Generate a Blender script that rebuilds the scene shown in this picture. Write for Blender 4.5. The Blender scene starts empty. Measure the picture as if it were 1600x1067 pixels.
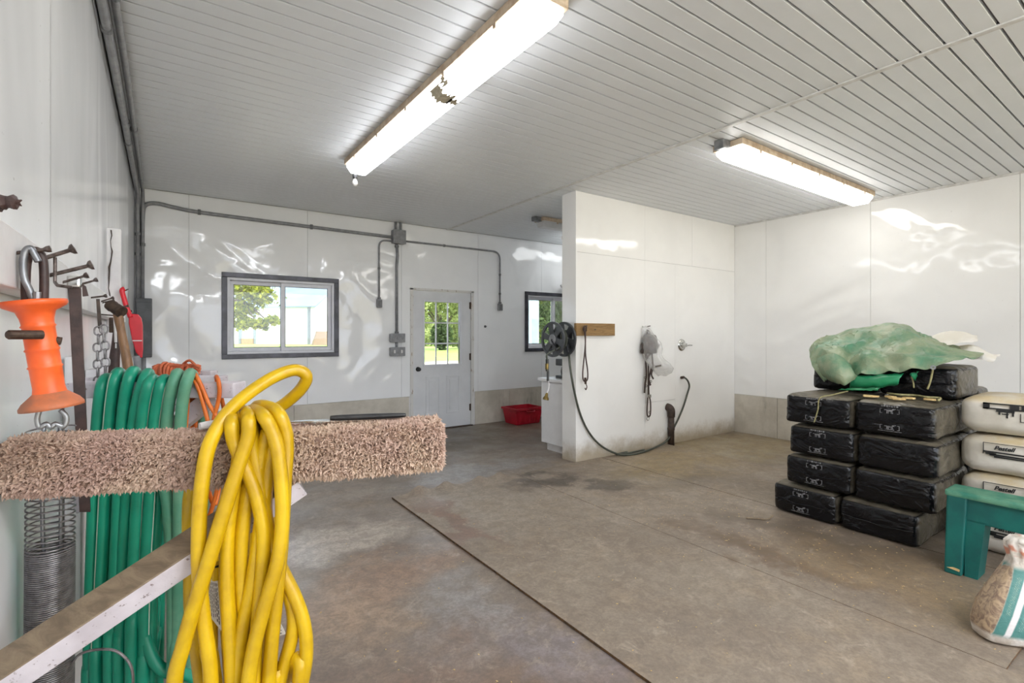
import bpy, bmesh, math, random
from mathutils import Vector, Matrix, noise as mnoise
R = math.radians
scene = bpy.context.scene
C = scene.collection
# ------------------------------------------------------------------ camera, sky, sun, exposure
FPX, HX, HY, CAMZ, YAW = 777.0, 800.0, 522.0, 1.37, R(35.0)
cam_data = bpy.data.cameras.new('camera')
cam_data.sensor_width = 36.0
cam_data.lens = 36.0 * FPX / 1600.0
cam_data.shift_y = -(533.5 - HY) / 1600.0
cam_data.clip_start = 0.02
cam_data.clip_end = 600
cam = bpy.data.objects.new('camera', cam_data)
cam.location = (0, 0, CAMZ)
cam.rotation_euler = (R(90), 0, -YAW)
C.objects.link(cam)
scene.camera = cam

world = bpy.data.worlds.new('world')
scene.world = world
world.use_nodes = True
wn = world.node_tree
bg = wn.nodes['Background']
bg.inputs['Color'].default_value = (0.84, 0.90, 1.0, 1)
bg.inputs['Strength'].default_value = 2.0

sun_data = bpy.data.lights.new('sun', 'SUN')
sun_data.energy = 2.2
sun_data.angle = R(0.6)
sun_data.color = (1.0, 0.95, 0.86)
sun = bpy.data.objects.new('sun', sun_data)
sun.rotation_euler = Vector((-0.30, 0.62, -0.72)).to_track_quat('-Z', 'Y').to_euler()
sun.location = (4, -8, 12)
C.objects.link(sun)

scene.view_settings.view_transform = 'Standard'
scene.view_settings.look = 'None'
scene.view_settings.gamma = 1.0
scene.view_settings.use_curve_mapping = False
scene.view_settings.exposure = 1.40
scene.cycles.max_bounces = 10
scene.cycles.diffuse_bounces = 6
scene.cycles.transparent_max_bounces = 16
scene.cycles.sample_clamp_indirect = 6.0
scene.cycles.caustics_reflective = False
scene.cycles.caustics_refractive = False

LAMP_A, LAMP_B, FILL_C, FILL_D = 4.2, 4.2, 18.0, 3.2      # radiance of the tube fixtures; the last two are added unseen fill

# ------------------------------------------------------------------ helpers
CS, SN = math.cos(YAW), math.sin(YAW)
def ray(px, py):
    u, v = (px - HX) / FPX, (HY - py) / FPX
    return Vector((SN + CS * u, CS - SN * u, v))
def P(px, py, X=None, Y=None, Z=None, t=None):
    """a measured image point, taken to the real plane it lies on (wall X, wall Y, height Z or a depth t)"""
    d = ray(px, py)
    if X is not None: t = X / d.x
    elif Y is not None: t = Y / d.y
    elif Z is not None: t = (Z - CAMZ) / d.z
    return Vector((d.x * t, d.y * t, CAMZ + d.z * t))

def V(*a): return Vector(a)

class MB:
    def __init__(s): s.v = []; s.f = []; s.m = []
    def add(s, vs, fs, mi=0):
        o = len(s.v); s.v += [tuple(p) for p in vs]
        s.f += [tuple(i + o for i in f) for f in fs]; s.m += [mi] * len(fs); return s
    def box(s, lo, hi, mi=0, mat=None):
        x0, y0, z0 = lo; x1, y1, z1 = hi
        vs = [V(x0,y0,z0),V(x1,y0,z0),V(x1,y1,z0),V(x0,y1,z0),V(x0,y0,z1),V(x1,y0,z1),V(x1,y1,z1),V(x0,y1,z1)]
        if mat is not None: vs = [mat @ p for p in vs]
        return s.add(vs, [(0,3,2,1),(4,5,6,7),(0,1,5,4),(1,2,6,5),(2,3,7,6),(3,0,4,7)], mi)
    def bbox(s, lo, hi, b=0.005, mi=0, mat=None):
        """box with chamfered edges"""
        bm = bmesh.new()
        x0, y0, z0 = lo; x1, y1, z1 = hi
        r = bmesh.ops.create_cube(bm, size=1.0)
        for v in bm.verts:
            v.co = V((x0+x1)/2 + v.co.x*(x1-x0), (y0+y1)/2 + v.co.y*(y1-y0), (z0+z1)/2 + v.co.z*(z1-z0))
        bmesh.ops.bevel(bm, geom=bm.edges[:], offset=b, segments=2, profile=0.6, affect='EDGES')
        bm.verts.ensure_lookup_table()
        for i, v in enumerate(bm.verts): v.index = i
        vs = [v.co.copy() for v in bm.verts]
        if mat is not None: vs = [mat @ p for p in vs]
        s.add(vs, [tuple(v.index for v in f.verts) for f in bm.faces], mi)
        bm.free(); return s
    def tube(s, pts, r, n=10, mi=0, cap=True, closed=False):
        pts = [Vector(p) for p in pts]
        rs = r if isinstance(r, (list, tuple)) else [r] * len(pts)
        m = len(pts); vs = []; prev = None
        for i, p in enumerate(pts):
            if closed: d = pts[(i+1) % m] - pts[(i-1) % m]
            else: d = pts[min(i+1, m-1)] - pts[max(i-1, 0)]
            if d.length < 1e-9: d = V(0,0,1)
            d.normalize()
            if prev is None:
                a = V(0,0,1) if abs(d.z) < 0.9 else V(1,0,0)
                nrm = d.cross(a).normalized()
            else:
                nrm = prev - d * prev.dot(d)
                if nrm.length < 1e-6: nrm = d.cross(V(0.3,0.5,0.8))
                nrm.normalize()
            prev = nrm; bn = d.cross(nrm)
            for k in range(n):
                a = 2*math.pi*k/n
                vs.append(p + (nrm*math.cos(a) + bn*math.sin(a)) * rs[i])
        fs = []
        for i in range(m if closed else m-1):
            j = (i+1) % m
            for k in range(n):
                l = (k+1) % n
                fs.append((i*n+k, i*n+l, j*n+l, j*n+k))
        if cap and not closed:
            fs.append(tuple(range(n-1, -1, -1))); fs.append(tuple((m-1)*n + k for k in range(n)))
        return s.add(vs, fs, mi)
    def lathe(s, prof, org, axis=(0,0,1), n=24, mi=0, closed_prof=False):
        """prof: list of (radius, height along axis)"""
        ax = Vector(axis).normalized()
        a = V(0,0,1) if abs(ax.z) < 0.9 else V(1,0,0)
        e1 = ax.cross(a).normalized(); e2 = ax.cross(e1); org = Vector(org)
        vs = []
        for r, h in prof:
            for k in range(n):
                t = 2*math.pi*k/n
                vs.append(org + ax*h + (e1*math.cos(t) + e2*math.sin(t)) * max(r, 1e-5))
        fs = []; m = len(prof)
        for i in range(m-1 if not closed_prof else m):
            j = (i+1) % m
            for k in range(n):
                l = (k+1) % n
                fs.append((i*n+k, i*n+l, j*n+l, j*n+k))
        return s.add(vs, fs, mi)
    def prism(s, outline, ext, mi=0):
        """outline: list of 3-D points of a polygon, ext: extrusion vector"""
        o = [Vector(p) for p in outline]; e = Vector(ext); n = len(o)
        vs = o + [p + e for p in o]
        fs = [tuple(range(n-1, -1, -1)), tuple(range(n, 2*n))]
        fs += [(k, (k+1) % n, n + (k+1) % n, n + k) for k in range(n)]
        return s.add(vs, fs, mi)
    def sphere(s, c, r, n=12, m=8, mi=0, sc=(1,1,1)):
        prof = [(r*math.sin(math.pi*i/m), -r*math.cos(math.pi*i/m)) for i in range(m+1)]
        o = len(s.v)
        s.lathe(prof, (0,0,0), (0,0,1), n, mi)
        c = Vector(c)
        for i in range(o, len(s.v)):
            p = s.v[i]; s.v[i] = (c.x+p[0]*sc[0], c.y+p[1]*sc[1], c.z+p[2]*sc[2])
        return s
    def build(s, name, mats, parent=None, smooth=False, angle=None):
        me = bpy.data.meshes.new(name)
        me.from_pydata(s.v, [], s.f)
        if not isinstance(mats, (list, tuple)): mats = [mats]
        for m in mats: me.materials.append(m)
        if len(mats) > 1:
            for p, i in zip(me.polygons, s.m): p.material_index = i
        bm = bmesh.new(); bm.from_mesh(me)
        bmesh.ops.recalc_face_normals(bm, faces=bm.faces[:])
        bm.to_mesh(me); bm.free()
        if smooth or angle:
            for p in me.polygons: p.use_smooth = True
            if angle: me.set_sharp_from_angle(angle=R(angle))
        return link(bpy.data.objects.new(name, me), parent)

def link(o, parent=None):
    C.objects.link(o)
    if parent is not None:
        o.parent = parent
        o.matrix_parent_inverse = Matrix.Translation(origin_of(parent)).inverted()
    return o
def origin_of(p):
    l = Vector(p.location)
    return l if p.parent is None else l      # parents below the top level all stay at the world origin
def tag(o, label=None, cat=None, group=None, kind=None):
    if label: o['label'] = label
    if cat: o['category'] = cat
    if group: o['group'] = group
    if kind: o['kind'] = kind
    return o
def thing(name, loc, label, cat, group=None):
    o = bpy.data.objects.new(name, None)
    o.empty_display_size = 0.1; o.location = loc; C.objects.link(o)
    return tag(o, label, cat, group)
def sub(o, parent):
    """a sub-part under a part whose own origin sits at the world origin through its thing"""
    return o

def smooth_path(pts, per=8, closed=False):
    pts = [Vector(p) for p in pts]; out = []; n = len(pts)
    rng = n if closed else n-1
    for i in range(rng):
        if closed: p0,p1,p2,p3 = pts[(i-1)%n],pts[i],pts[(i+1)%n],pts[(i+2)%n]
        else: p0,p1,p2,p3 = pts[max(i-1,0)],pts[i],pts[i+1],pts[min(i+2,n-1)]
        for k in range(per):
            t = k/per
            out.append(0.5*((2*p1)+(p2-p0)*t+(2*p0-5*p1+4*p2-p3)*t*t+(3*p1-p0-3*p2+p3)*t**3))
    if not closed: out.append(pts[-1])
    return out

# ------------------------------------------------------------------ materials
def nodes(name):
    m = bpy.data.materials.new(name); m.use_nodes = True
    nt = m.node_tree
    return m, nt, nt.nodes['Principled BSDF']
def N(nt, typ, **kw):
    n = nt.nodes.new(typ)
    for k, v in kw.items():
        if k.startswith('i_'):
            key = k[2:]
            n.inputs[int(key) if key.isdigit() else key.replace('_', ' ')].default_value = v
        else: setattr(n, k, v)
    return n
def mixc(nt, fac, a, b, mode='MIX'):
    n = nt.nodes.new('ShaderNodeMix'); n.data_type = 'RGBA'; n.blend_type = mode
    for inp, val in ((n.inputs['Factor'], fac), (n.inputs['A'], a), (n.inputs['B'], b)):
        if hasattr(val, 'links') or isinstance(val, bpy.types.NodeSocket): nt.links.new(val, inp)
        elif isinstance(val, (int, float)): inp.default_value = val
        else: inp.default_value = (*val[:3], 1)
    # Mix node has several sockets of the same name; pick the colour ones
    return n
def _mix(nt, fac, a, b, mode='MIX'):
    n = nt.nodes.new('ShaderNodeMix'); n.data_type = 'RGBA'; n.blend_type = mode
    F, A, B = n.inputs[0], n.inputs[6], n.inputs[7]
    for inp, val in ((F, fac), (A, a), (B, b)):
        if isinstance(val, bpy.types.NodeSocket): nt.links.new(val, inp)
        elif isinstance(val, (int, float)): inp.default_value = val
        else: inp.default_value = (*val[:3], 1)
    return n.outputs[2]
def math_(nt, op, a, b=0.5, clamp=False):
    n = nt.nodes.new('ShaderNodeMath'); n.operation = op; n.use_clamp = clamp
    for inp, val in ((n.inputs[0], a), (n.inputs[1], b)):
        if isinstance(val, bpy.types.NodeSocket): nt.links.new(val, inp)
        else: inp.default_value = val
    return n.outputs[0]
def maprange(nt, val, a, b, c=0.0, d=1.0):
    n = nt.nodes.new('ShaderNodeMapRange'); n.interpolation_type = 'SMOOTHSTEP'
    nt.links.new(val, n.inputs[0])
    for i, x in zip((1,2,3,4), (a,b,c,d)): n.inputs[i].default_value = x
    return n.outputs[0]
def pos(nt): return nt.nodes.new('ShaderNodeNewGeometry').outputs['Position']
def obj_co(nt): return nt.nodes.new('ShaderNodeTexCoord').outputs['Object']
def noise(nt, co, scale, detail=4, rough=0.55, dist=0.0, stretch=None):
    if stretch:
        mp = nt.nodes.new('ShaderNodeMapping'); mp.inputs['Scale'].default_value = stretch
        nt.links.new(co, mp.inputs[0]); co = mp.outputs[0]
    n = N(nt, 'ShaderNodeTexNoise'); n.inputs['Scale'].default_value = scale
    n.inputs['Detail'].default_value = detail; n.inputs['Roughness'].default_value = rough
    n.inputs['Distortion'].default_value = dist
    nt.links.new(co, n.inputs['Vector']); return n.outputs['Fac']
def bump(nt, b, h, strength=0.3, dist=0.01):
    n = N(nt, 'ShaderNodeBump'); n.inputs['Strength'].default_value = strength
    n.inputs['Distance'].default_value = dist
    nt.links.new(h, n.inputs['Height'])
    nt.links.new(n.outputs[0], b.inputs['Normal']); return n
def mat(name, c1, c2=None, rough=0.5, metal=0.0, scale=8.0, bstr=0.0, bscale=40.0, bdist=0.004, lo=0.35, hi=0.65, stretch=None, spec=None, detail=5, coat=0.0):
    m, nt, b = nodes(name)
    co = obj_co(nt)
    if c2 is None: c2 = tuple(x*0.85 for x in c1)
    f = maprange(nt, noise(nt, co, scale, detail, 0.6, 0.0, stretch), lo, hi)
    nt.links.new(_mix(nt, f, c1, c2), b.inputs['Base Color'])
    b.inputs['Roughness'].default_value = rough; b.inputs['Metallic'].default_value = metal
    if spec is not None: b.inputs['Specular IOR Level'].default_value = spec
    if coat: b.inputs['Coat Weight'].default_value = coat
    if bstr: bump(nt, b, noise(nt, co, bscale, 5, 0.6, 0.0, stretch), bstr, bdist)
    return m
def srgb(r, g, b):
    f = lambda c: (c/255/12.92) if c/255 <= 0.04045 else ((c/255+0.055)/1.055)**2.4
    return (f(r), f(g), f(b))

M = {}
# glossy white plastic sheets that belly in and out between their fixings
def sheet(name, tint, wave, wscale, stretch, rough, dirt=0.0, crease=False):
    m, nt, b = nodes(name)
    p = pos(nt)
    n1 = noise(nt, p, wscale, 2, 0.45, 0.6, stretch)
    n2 = noise(nt, p, wscale*2.6, 2, 0.4, 0.3, stretch)
    h = math_(nt, 'ADD', n1, math_(nt, 'MULTIPLY', n2, 0.18))
    if crease:
        n3 = noise(nt, p, 0.75, 1, 0.4, 0.8, (1, 1, 0.45))
        r = math_(nt, 'ABSOLUTE', math_(nt, 'SUBTRACT', n3, 0.5))
        h = math_(nt, 'ADD', h, math_(nt, 'MULTIPLY', maprange(nt, r, 0.0, 0.06, 1.0, 0.0), 0.12))
    bump(nt, b, h, 1.0, wave)
    sm = noise(nt, p, 1.3, 4, 0.6)
    col = _mix(nt, maprange(nt, sm, 0.35, 0.7), tint, tuple(c*0.955 for c in tint))
    if dirt:
        z = N(nt, 'ShaderNodeSeparateXYZ'); nt.links.new(p, z.inputs[0])
        g = noise(nt, p, 5.0, 6, 0.7)
        zz = math_(nt, 'SUBTRACT', z.outputs[2], math_(nt, 'MULTIPLY', g, 0.30))
        d = maprange(nt, zz, -0.14, 0.10, dirt, 0.0)
        col = _mix(nt, d, col, srgb(150, 130, 92))
    sp = N(nt, 'ShaderNodeTexNoise'); sp.inputs['Scale'].default_value = 60; nt.links.new(p, sp.inputs['Vector'])
    col = _mix(nt, maprange(nt, sp.outputs['Fac'], 0.74, 0.78, 0.0, 0.35), col, srgb(120, 112, 105))
    nt.links.new(col, b.inputs['Base Color'])
    b.inputs['Roughness'].default_value = rough
    b.inputs['Specular IOR Level'].default_value = 0.5
    return m
M['sheet_back'] = sheet('white_sheet_back', (0.875, 0.885, 0.90), 0.11, 0.95, None, 0.08)
M['sheet_part'] = sheet('white_sheet_partition', (0.88, 0.875, 0.855), 0.07, 0.9, None, 0.09, dirt=0.75)
M['sheet_right'] = sheet('white_sheet_right', (0.86, 0.86, 0.85), 0.14, 0.8, None, 0.08)
M['sheet_left'] = sheet('white_sheet_left', (0.88, 0.89, 0.90), 0.011, 1.3, (1, 1, 0.5), 0.17, crease=True)
M['joint'] = mat('joint_strip', (0.62, 0.62, 0.62), (0.55, 0.55, 0.55), 0.4)
M['ceil'] = mat('ceiling_steel', (0.755, 0.78, 0.805), (0.715, 0.74, 0.765), 0.42, 0.0, 1.2, spec=0.35)
M['ceil_gap'] = mat('ceiling_groove', (0.20, 0.20, 0.20), (0.14, 0.14, 0.14), 0.7)
M['ceil_trim'] = mat('ceiling_strip', (0.68, 0.68, 0.67), (0.55, 0.54, 0.52), 0.4, 0, 14)
M['wall_body'] = mat('wall_body', (0.55, 0.55, 0.54), None, 0.8)

def concrete_wall():
    m, nt, b = nodes('formed_concrete'); p = pos(nt)
    f = maprange(nt, noise(nt, p, 2.2, 7, 0.65), 0.3, 0.7)
    col = _mix(nt, f, srgb(208, 202, 190), srgb(178, 171, 158))
    d = maprange(nt, noise(nt, p, 3.0, 6, 0.7, 0, (1, 1, 0.25)), 0.56, 0.74, 0.0, 0.6)
    col = _mix(nt, d, col, srgb(112, 104, 92))
    nt.links.new(col, b.inputs['Base Color']); b.inputs['Roughness'].default_value = 0.85
    bump(nt, b, noise(nt, p, 28, 6, 0.7), 0.4, 0.006); return m
M['conc'] = concrete_wall()

def floor_mats():
    def spot(nt, warp, c, r, soft=0.5):
        mp = nt.nodes.new('ShaderNodeVectorMath'); mp.operation = 'SUBTRACT'
        nt.links.new(warp, mp.inputs[0]); mp.inputs[1].default_value = (c[0], c[1], 0)
        s = nt.nodes.new('ShaderNodeVectorMath'); s.operation = 'MULTIPLY'
        nt.links.new(mp.outputs[0], s.inputs[0]); s.inputs[1].default_value = (1/r[0], 1/r[1], 0)
        l = nt.nodes.new('ShaderNodeVectorMath'); l.operation = 'LENGTH'
        nt.links.new(s.outputs[0], l.inputs[0])
        return maprange(nt, l.outputs['Value'], 1.0 - soft, 1.0 + soft, 1.0, 0.0)
    def base(name, ca, cb, cc, rough0, rough1, spots, bs):
        m, nt, b = nodes(name); p = pos(nt)
        wn_ = N(nt, 'ShaderNodeTexNoise'); wn_.inputs['Scale'].default_value = 2.6; wn_.inputs['Detail'].default_value = 7
        wn_.inputs['Roughness'].default_value = 0.62
        nt.links.new(p, wn_.inputs['Vector'])
        w1 = nt.nodes.new('ShaderNodeVectorMath'); w1.operation = 'SUBTRACT'
        nt.links.new(wn_.outputs['Color'], w1.inputs[0]); w1.inputs[1].default_value = (0.5, 0.5, 0.5)
        w2 = nt.nodes.new('ShaderNodeVectorMath'); w2.operation = 'MULTIPLY_ADD'
        nt.links.new(w1.outputs[0], w2.inputs[0]); w2.inputs[1].default_value = (1.1, 1.1, 0); nt.links.new(p, w2.inputs[2])
        warp = w2.outputs[0]
        col = _mix(nt, maprange(nt, noise(nt, p, 1.1, 7, 0.65, 0.4), 0.32, 0.68), ca, cb)
        col = _mix(nt, maprange(nt, noise(nt, p, 3.7, 8, 0.7, 0.2), 0.45, 0.75, 0.0, 0.75), col, cc)
        for c, r, colr, amt, soft in spots:
            f = math_(nt, 'MULTIPLY', spot(nt, warp, c, r, soft), amt)
            col = _mix(nt, f, col, colr)
        mid = noise(nt, p, 13, 8, 0.72, 0.5)
        col = _mix(nt, maprange(nt, mid, 0.40, 0.60, 0.0, 0.40), col, tuple(x*0.62 for x in cb))
        mid2 = noise(nt, p, 7, 8, 0.75, 0.8)
        col = _mix(nt, maprange(nt, mid2, 0.54, 0.68, 0.0, 0.45), col, tuple(min(1, x*1.45) for x in ca))
        fine = noise(nt, p, 55, 8, 0.75)
        col = _mix(nt, maprange(nt, fine, 0.36, 0.66, 0.0, 0.42), col, tuple(x*0.55 for x in cb))
        sp = noise(nt, p, 120, 2, 0.5)
        col = _mix(nt, maprange(nt, sp, 0.74, 0.79, 0, 0.6), col, srgb(205, 190, 165))
        nt.links.new(col, b.inputs['Base Color'])
        rn = noise(nt, p, 2.3, 6, 0.6)
        nt.links.new(maprange(nt, rn, 0.3, 0.7, rough0, rough1), b.inputs['Roughness'])
        bump(nt, b, math_(nt, 'ADD', noise(nt, p, 18, 8, 0.7), math_(nt, 'MULTIPLY', fine, 0.3)), bs, 0.004)
        return m
    g = srgb
    conc_spots = [
        ((0.95, 3.35), (0.42, 0.26), g(196, 184, 170), 0.80, 0.6),
        ((1.10, 2.75), (0.50, 0.22), g(176, 140, 114), 0.55, 0.7),
        ((0.62, 2.45), (0.35, 0.25), g(190, 158, 130), 0.6, 0.7),
        ((1.22, 2.10), (0.20, 0.26), g(176, 174, 176), 0.6, 0.8),
        ((1.42, 1.55), (0.12, 0.35), g(150, 148, 160), 0.6, 0.7),
        ((2.55, 4.30), (0.75, 0.22), g(164, 164, 164), 0.60, 0.6),
        ((0.75, 1.55), (0.60, 0.50), g(132, 104, 88), 0.75, 0.8),
        ((1.05, 1.10), (0.50, 0.35), g(124, 100, 86), 0.7, 0.8),
        ((3.00, 5.80), (1.6, 0.9), g(92, 86, 74), 0.6, 0.7),
        ((5.60, 3.40), (1.4, 0.7), g(164, 146, 104), 0.7, 0.7),
        ((4.60, 3.70), (1.3, 0.35), g(156, 136, 96), 0.7, 0.7),
    ]
    M['floor'] = base('stained_concrete', g(158, 144, 130), g(124, 112, 102), g(156, 136, 114), 0.28, 0.55, conc_spots, 0.25)
    rub = [
        ((2.95, 3.62), (0.34, 0.16), g(58, 50, 42), 0.85, 0.5),
        ((3.30, 3.25), (0.20, 0.16), g(62, 54, 44), 0.8, 0.5),
        ((3.72, 3.32), (0.34, 0.10), g(96, 82, 54), 0.6, 0.6),
        ((4.05, 2.85), (0.40, 0.22), g(88, 74, 48), 0.5, 0.7),
        ((3.05, 1.65), (0.14, 0.55), g(98, 72, 44), 0.75, 0.5),
        ((3.55, 1.80), (0.22, 0.55), g(84, 68, 50), 0.65, 0.6),
        ((3.70, 1.25), (0.25, 0.45), g(86, 70, 50), 0.6, 0.7),
        ((2.10, 3.30), (0.60, 0.45), g(158, 146, 132), 0.6, 0.7),
        ((2.05, 2.10), (0.50, 0.80), g(150, 136, 120), 0.35, 0.8),
        ((1.72, 3.20), (0.10, 0.60), g(126, 88, 74), 0.6, 0.5),
        ((3.30, 0.95), (0.30, 0.60), g(158, 132, 96), 0.6, 0.8),
        ((4.50, 3.40), (0.80, 0.45), g(160, 138, 94), 0.7, 0.7),
    ]
    M['mat_a'] = base('rubber_mat', g(160, 146, 130), g(136, 122, 108), g(164, 144, 120), 0.45, 0.7, rub, 0.35)
floor_mats()
M['mat_edge'] = mat('rubber_mat_edge', srgb(112, 82, 52), srgb(66, 50, 36), 0.9, 0, 40)

M['dark_frame'] = mat('dark_steel_trim', srgb(48, 48, 55), srgb(74, 74, 84), 0.35, 0.2, 6)
M['vinyl'] = mat('white_vinyl', (0.72, 0.73, 0.78), (0.66, 0.67, 0.72), 0.35)
M['door'] = mat('door_white_steel', (0.70, 0.71, 0.73), (0.64, 0.65, 0.67), 0.38, 0, 3)
M['jamb'] = mat('door_jamb_worn', (0.66, 0.65, 0.63), srgb(150, 130, 110), 0.6, 0, 30, lo=0.58, hi=0.7, stretch=(1, 1, 0.3))
M['black_metal'] = mat('black_metal', (0.03, 0.03, 0.032), (0.05, 0.05, 0.05), 0.35, 0.4)
M['rust'] = mat('rusty_steel', srgb(86, 70, 58), srgb(58, 46, 40), 0.6, 0.5, 60, 0.3, 90)
M['nail'] = mat('weathered_nail_steel', srgb(110, 100, 96), srgb(70, 60, 56), 0.45, 0.7, 80)
M['galv'] = mat('galvanised_steel', srgb(150, 152, 154), srgb(120, 122, 126), 0.38, 0.7, 18)
M['chrome'] = mat('chrome', (0.62, 0.61, 0.58), (0.5, 0.5, 0.48), 0.18, 0.95)
M['pipe'] = mat('grey_conduit', srgb(142, 143, 146), srgb(124, 125, 129), 0.42, 0.0, 20)
M['pipe_dark'] = mat('grey_conduit_fitting', srgb(118, 119, 122), srgb(98, 99, 102), 0.45, 0.0, 20)
M['plastic_dark'] = mat('dark_grey_plastic', srgb(70, 73, 76), srgb(54, 56, 60), 0.4)
M['tan_metal'] = mat('yellowed_fixture_enamel', srgb(206, 188, 164), srgb(176, 152, 126), 0.5, 0, 14)
M['tape'] = mat('old_foil_tape', srgb(206, 196, 172), srgb(176, 166, 144), 0.6, 0.0, 30, 0.3, 50)
M['white_paint'] = mat('white_painted_wood', srgb(222, 220, 220), srgb(206, 204, 206), 0.5, 0, 5, 0.15, 40, 0.003, stretch=(1, 1, 1))
def worn_paint():
    m, nt, b = nodes('white_paint_worn_wood'); p = pos(nt)
    col = _mix(nt, maprange(nt, noise(nt, p, 6, 4), 0.35, 0.65), srgb(214, 208, 214), srgb(186, 178, 184))
    chip = maprange(nt, noise(nt, p, 75, 5, 0.7), 0.60, 0.66, 0, 0.8)
    col = _mix(nt, chip, col, srgb(96, 74, 70))
    nt.links.new(col, b.inputs['Base Color']); b.inputs['Roughness'].default_value = 0.6
    bump(nt, b, noise(nt, p, 60, 5, 0.7), 0.3, 0.003); return m
M['worn_paint'] = worn_paint()
def wood(name, a, c, sc=(1, 1, 12), rough=0.6):
    m, nt, b = nodes(name); co = obj_co(nt)
    f = maprange(nt, noise(nt, co, 9, 6, 0.65, 0.8, sc), 0.3, 0.7)
    nt.links.new(_mix(nt, f, a, c), b.inputs['Base Color']); b.inputs['Roughness'].default_value = rough
    bump(nt, b, noise(nt, co, 14, 6, 0.65, 0.5, sc), 0.2, 0.003); return m
M['wood_bare'] = wood('bare_worn_wood', srgb(150, 132, 108), srgb(112, 96, 78), (1, 1, 6))
M['wood_tan'] = wood('tan_stained_wood', srgb(158, 126, 80), srgb(126, 96, 58), (1, 8, 10))
M['wood_handle'] = wood('old_handle_wood', srgb(150, 112, 78), srgb(104, 76, 54), (6, 6, 1), 0.45)
M['leather'] = mat('dark_brown_leather', srgb(74, 54, 50), srgb(52, 38, 36), 0.5, 0, 20, 0.35, 60, 0.003)
M['leather_black'] = mat('dark_leather', srgb(48, 38, 34), srgb(70, 54, 44), 0.55, 0, 30, 0.3, 70)
M['orange'] = mat('orange_plastic', srgb(238, 104, 44), srgb(220, 88, 36), 0.38, 0, 9, 0.05, 40)
M['orange_dirty'] = mat('orange_plastic_dirty', srgb(190, 106, 66), srgb(150, 96, 70), 0.6, 0, 22)
M['orange_cord'] = mat('orange_cord', srgb(226, 120, 40), srgb(204, 98, 30), 0.42, 0, 12)
M['rust_cord'] = mat('rust_orange_cord', srgb(206, 108, 66), srgb(168, 80, 50), 0.55, 0, 16)
M['yellow'] = mat('yellow_hose', srgb(214, 176, 16), srgb(184, 146, 10), 0.33, 0, 7, 0.04, 60)
M['yellow_print'] = mat('grey_hose_print', srgb(120, 104, 30), None, 0.5)
def green_hose():
    m, nt, b = nodes('green_hose'); co = obj_co(nt)
    f = maprange(nt, noise(nt, co, 6, 4), 0.35, 0.65)
    col = _mix(nt, f, srgb(20, 152, 120), srgb(14, 130, 102))
    nt.links.new(col, b.inputs['Base Color']); b.inputs['Roughness'].default_value = 0.38
    bump(nt, b, noise(nt, co, 120, 2), 0.1, 0.002); return m
M['green'] = green_hose()
M['green_faded'] = mat('faded_green_hose', srgb(104, 158, 128), srgb(76, 144, 116), 0.5, 0, 9)
M['hose_stripe'] = mat('hose_white_stripe', srgb(214, 224, 208), None, 0.45)
M['hose_dark'] = mat('dark_green_grey_hose', srgb(76, 80, 70), srgb(58, 62, 54), 0.45, 0, 10)
M['red'] = mat('red_plastic', srgb(206, 24, 40), srgb(186, 18, 34), 0.35, 0, 5)
M['red_tub'] = mat('red_tub_plastic', srgb(190, 22, 46), srgb(160, 14, 36), 0.38, 0, 5)
M['teal'] = mat('teal_plastic', srgb(12, 98, 90), srgb(10, 82, 78), 0.5, 0, 6, 0.15, 70, 0.003)
M['teal_top'] = mat('teal_plastic_dusty', srgb(92, 142, 116), srgb(44, 116, 96), 0.65, 0, 10)
M['cabinet'] = mat('white_melamine', (0.80, 0.80, 0.81), (0.76, 0.76, 0.77), 0.3)
M['paper'] = mat('white_paper_sack', srgb(240, 236, 230), srgb(226, 220, 208), 0.7, 0, 6, 0.3, 14, 0.01)
M['paper_tan'] = mat('tan_paper', srgb(214, 196, 162), srgb(186, 164, 128), 0.75, 0, 6)
M['ink'] = mat('black_ink', (0.012, 0.012, 0.012), (0.02, 0.02, 0.02), 0.5)
M['ink_white'] = mat('white_ink', srgb(136, 136, 138), srgb(70, 70, 72), 0.5, 0, 60)
M['tagpaper'] = mat('white_tag_paper', srgb(226, 224, 218), srgb(206, 202, 192), 0.6)
M['twine'] = mat('yellow_green_twine', srgb(158, 152, 108), srgb(124, 116, 78), 0.7, 0, 40)
M['spring'] = mat('spring_steel', srgb(150, 147, 148), srgb(116, 112, 114), 0.35, 0.7, 60)
M['dust'] = mat('wood_shavings', srgb(224, 196, 140), srgb(198, 164, 106), 0.8, 0, 40)

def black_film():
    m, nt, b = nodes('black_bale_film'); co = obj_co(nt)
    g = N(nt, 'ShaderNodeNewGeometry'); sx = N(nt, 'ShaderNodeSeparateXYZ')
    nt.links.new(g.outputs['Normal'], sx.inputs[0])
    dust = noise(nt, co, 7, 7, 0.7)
    side = math_(nt, 'MAXIMUM', math_(nt, 'MULTIPLY', sx.outputs[2], 1.0), math_(nt, 'MULTIPLY', sx.outputs[1], -0.88))  # dust on upward faces; faces towards minus y take the same pale tone
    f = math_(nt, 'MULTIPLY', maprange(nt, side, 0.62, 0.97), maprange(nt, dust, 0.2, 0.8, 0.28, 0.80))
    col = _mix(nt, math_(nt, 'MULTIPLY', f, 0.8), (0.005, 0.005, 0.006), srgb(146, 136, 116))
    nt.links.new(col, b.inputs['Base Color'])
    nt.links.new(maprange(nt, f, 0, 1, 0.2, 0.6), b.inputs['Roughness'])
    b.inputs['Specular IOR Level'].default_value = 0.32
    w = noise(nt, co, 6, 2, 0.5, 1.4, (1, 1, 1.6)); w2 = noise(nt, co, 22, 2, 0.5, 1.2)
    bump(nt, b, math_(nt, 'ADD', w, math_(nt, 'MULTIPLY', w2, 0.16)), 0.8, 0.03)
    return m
M['film'] = black_film()
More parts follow.
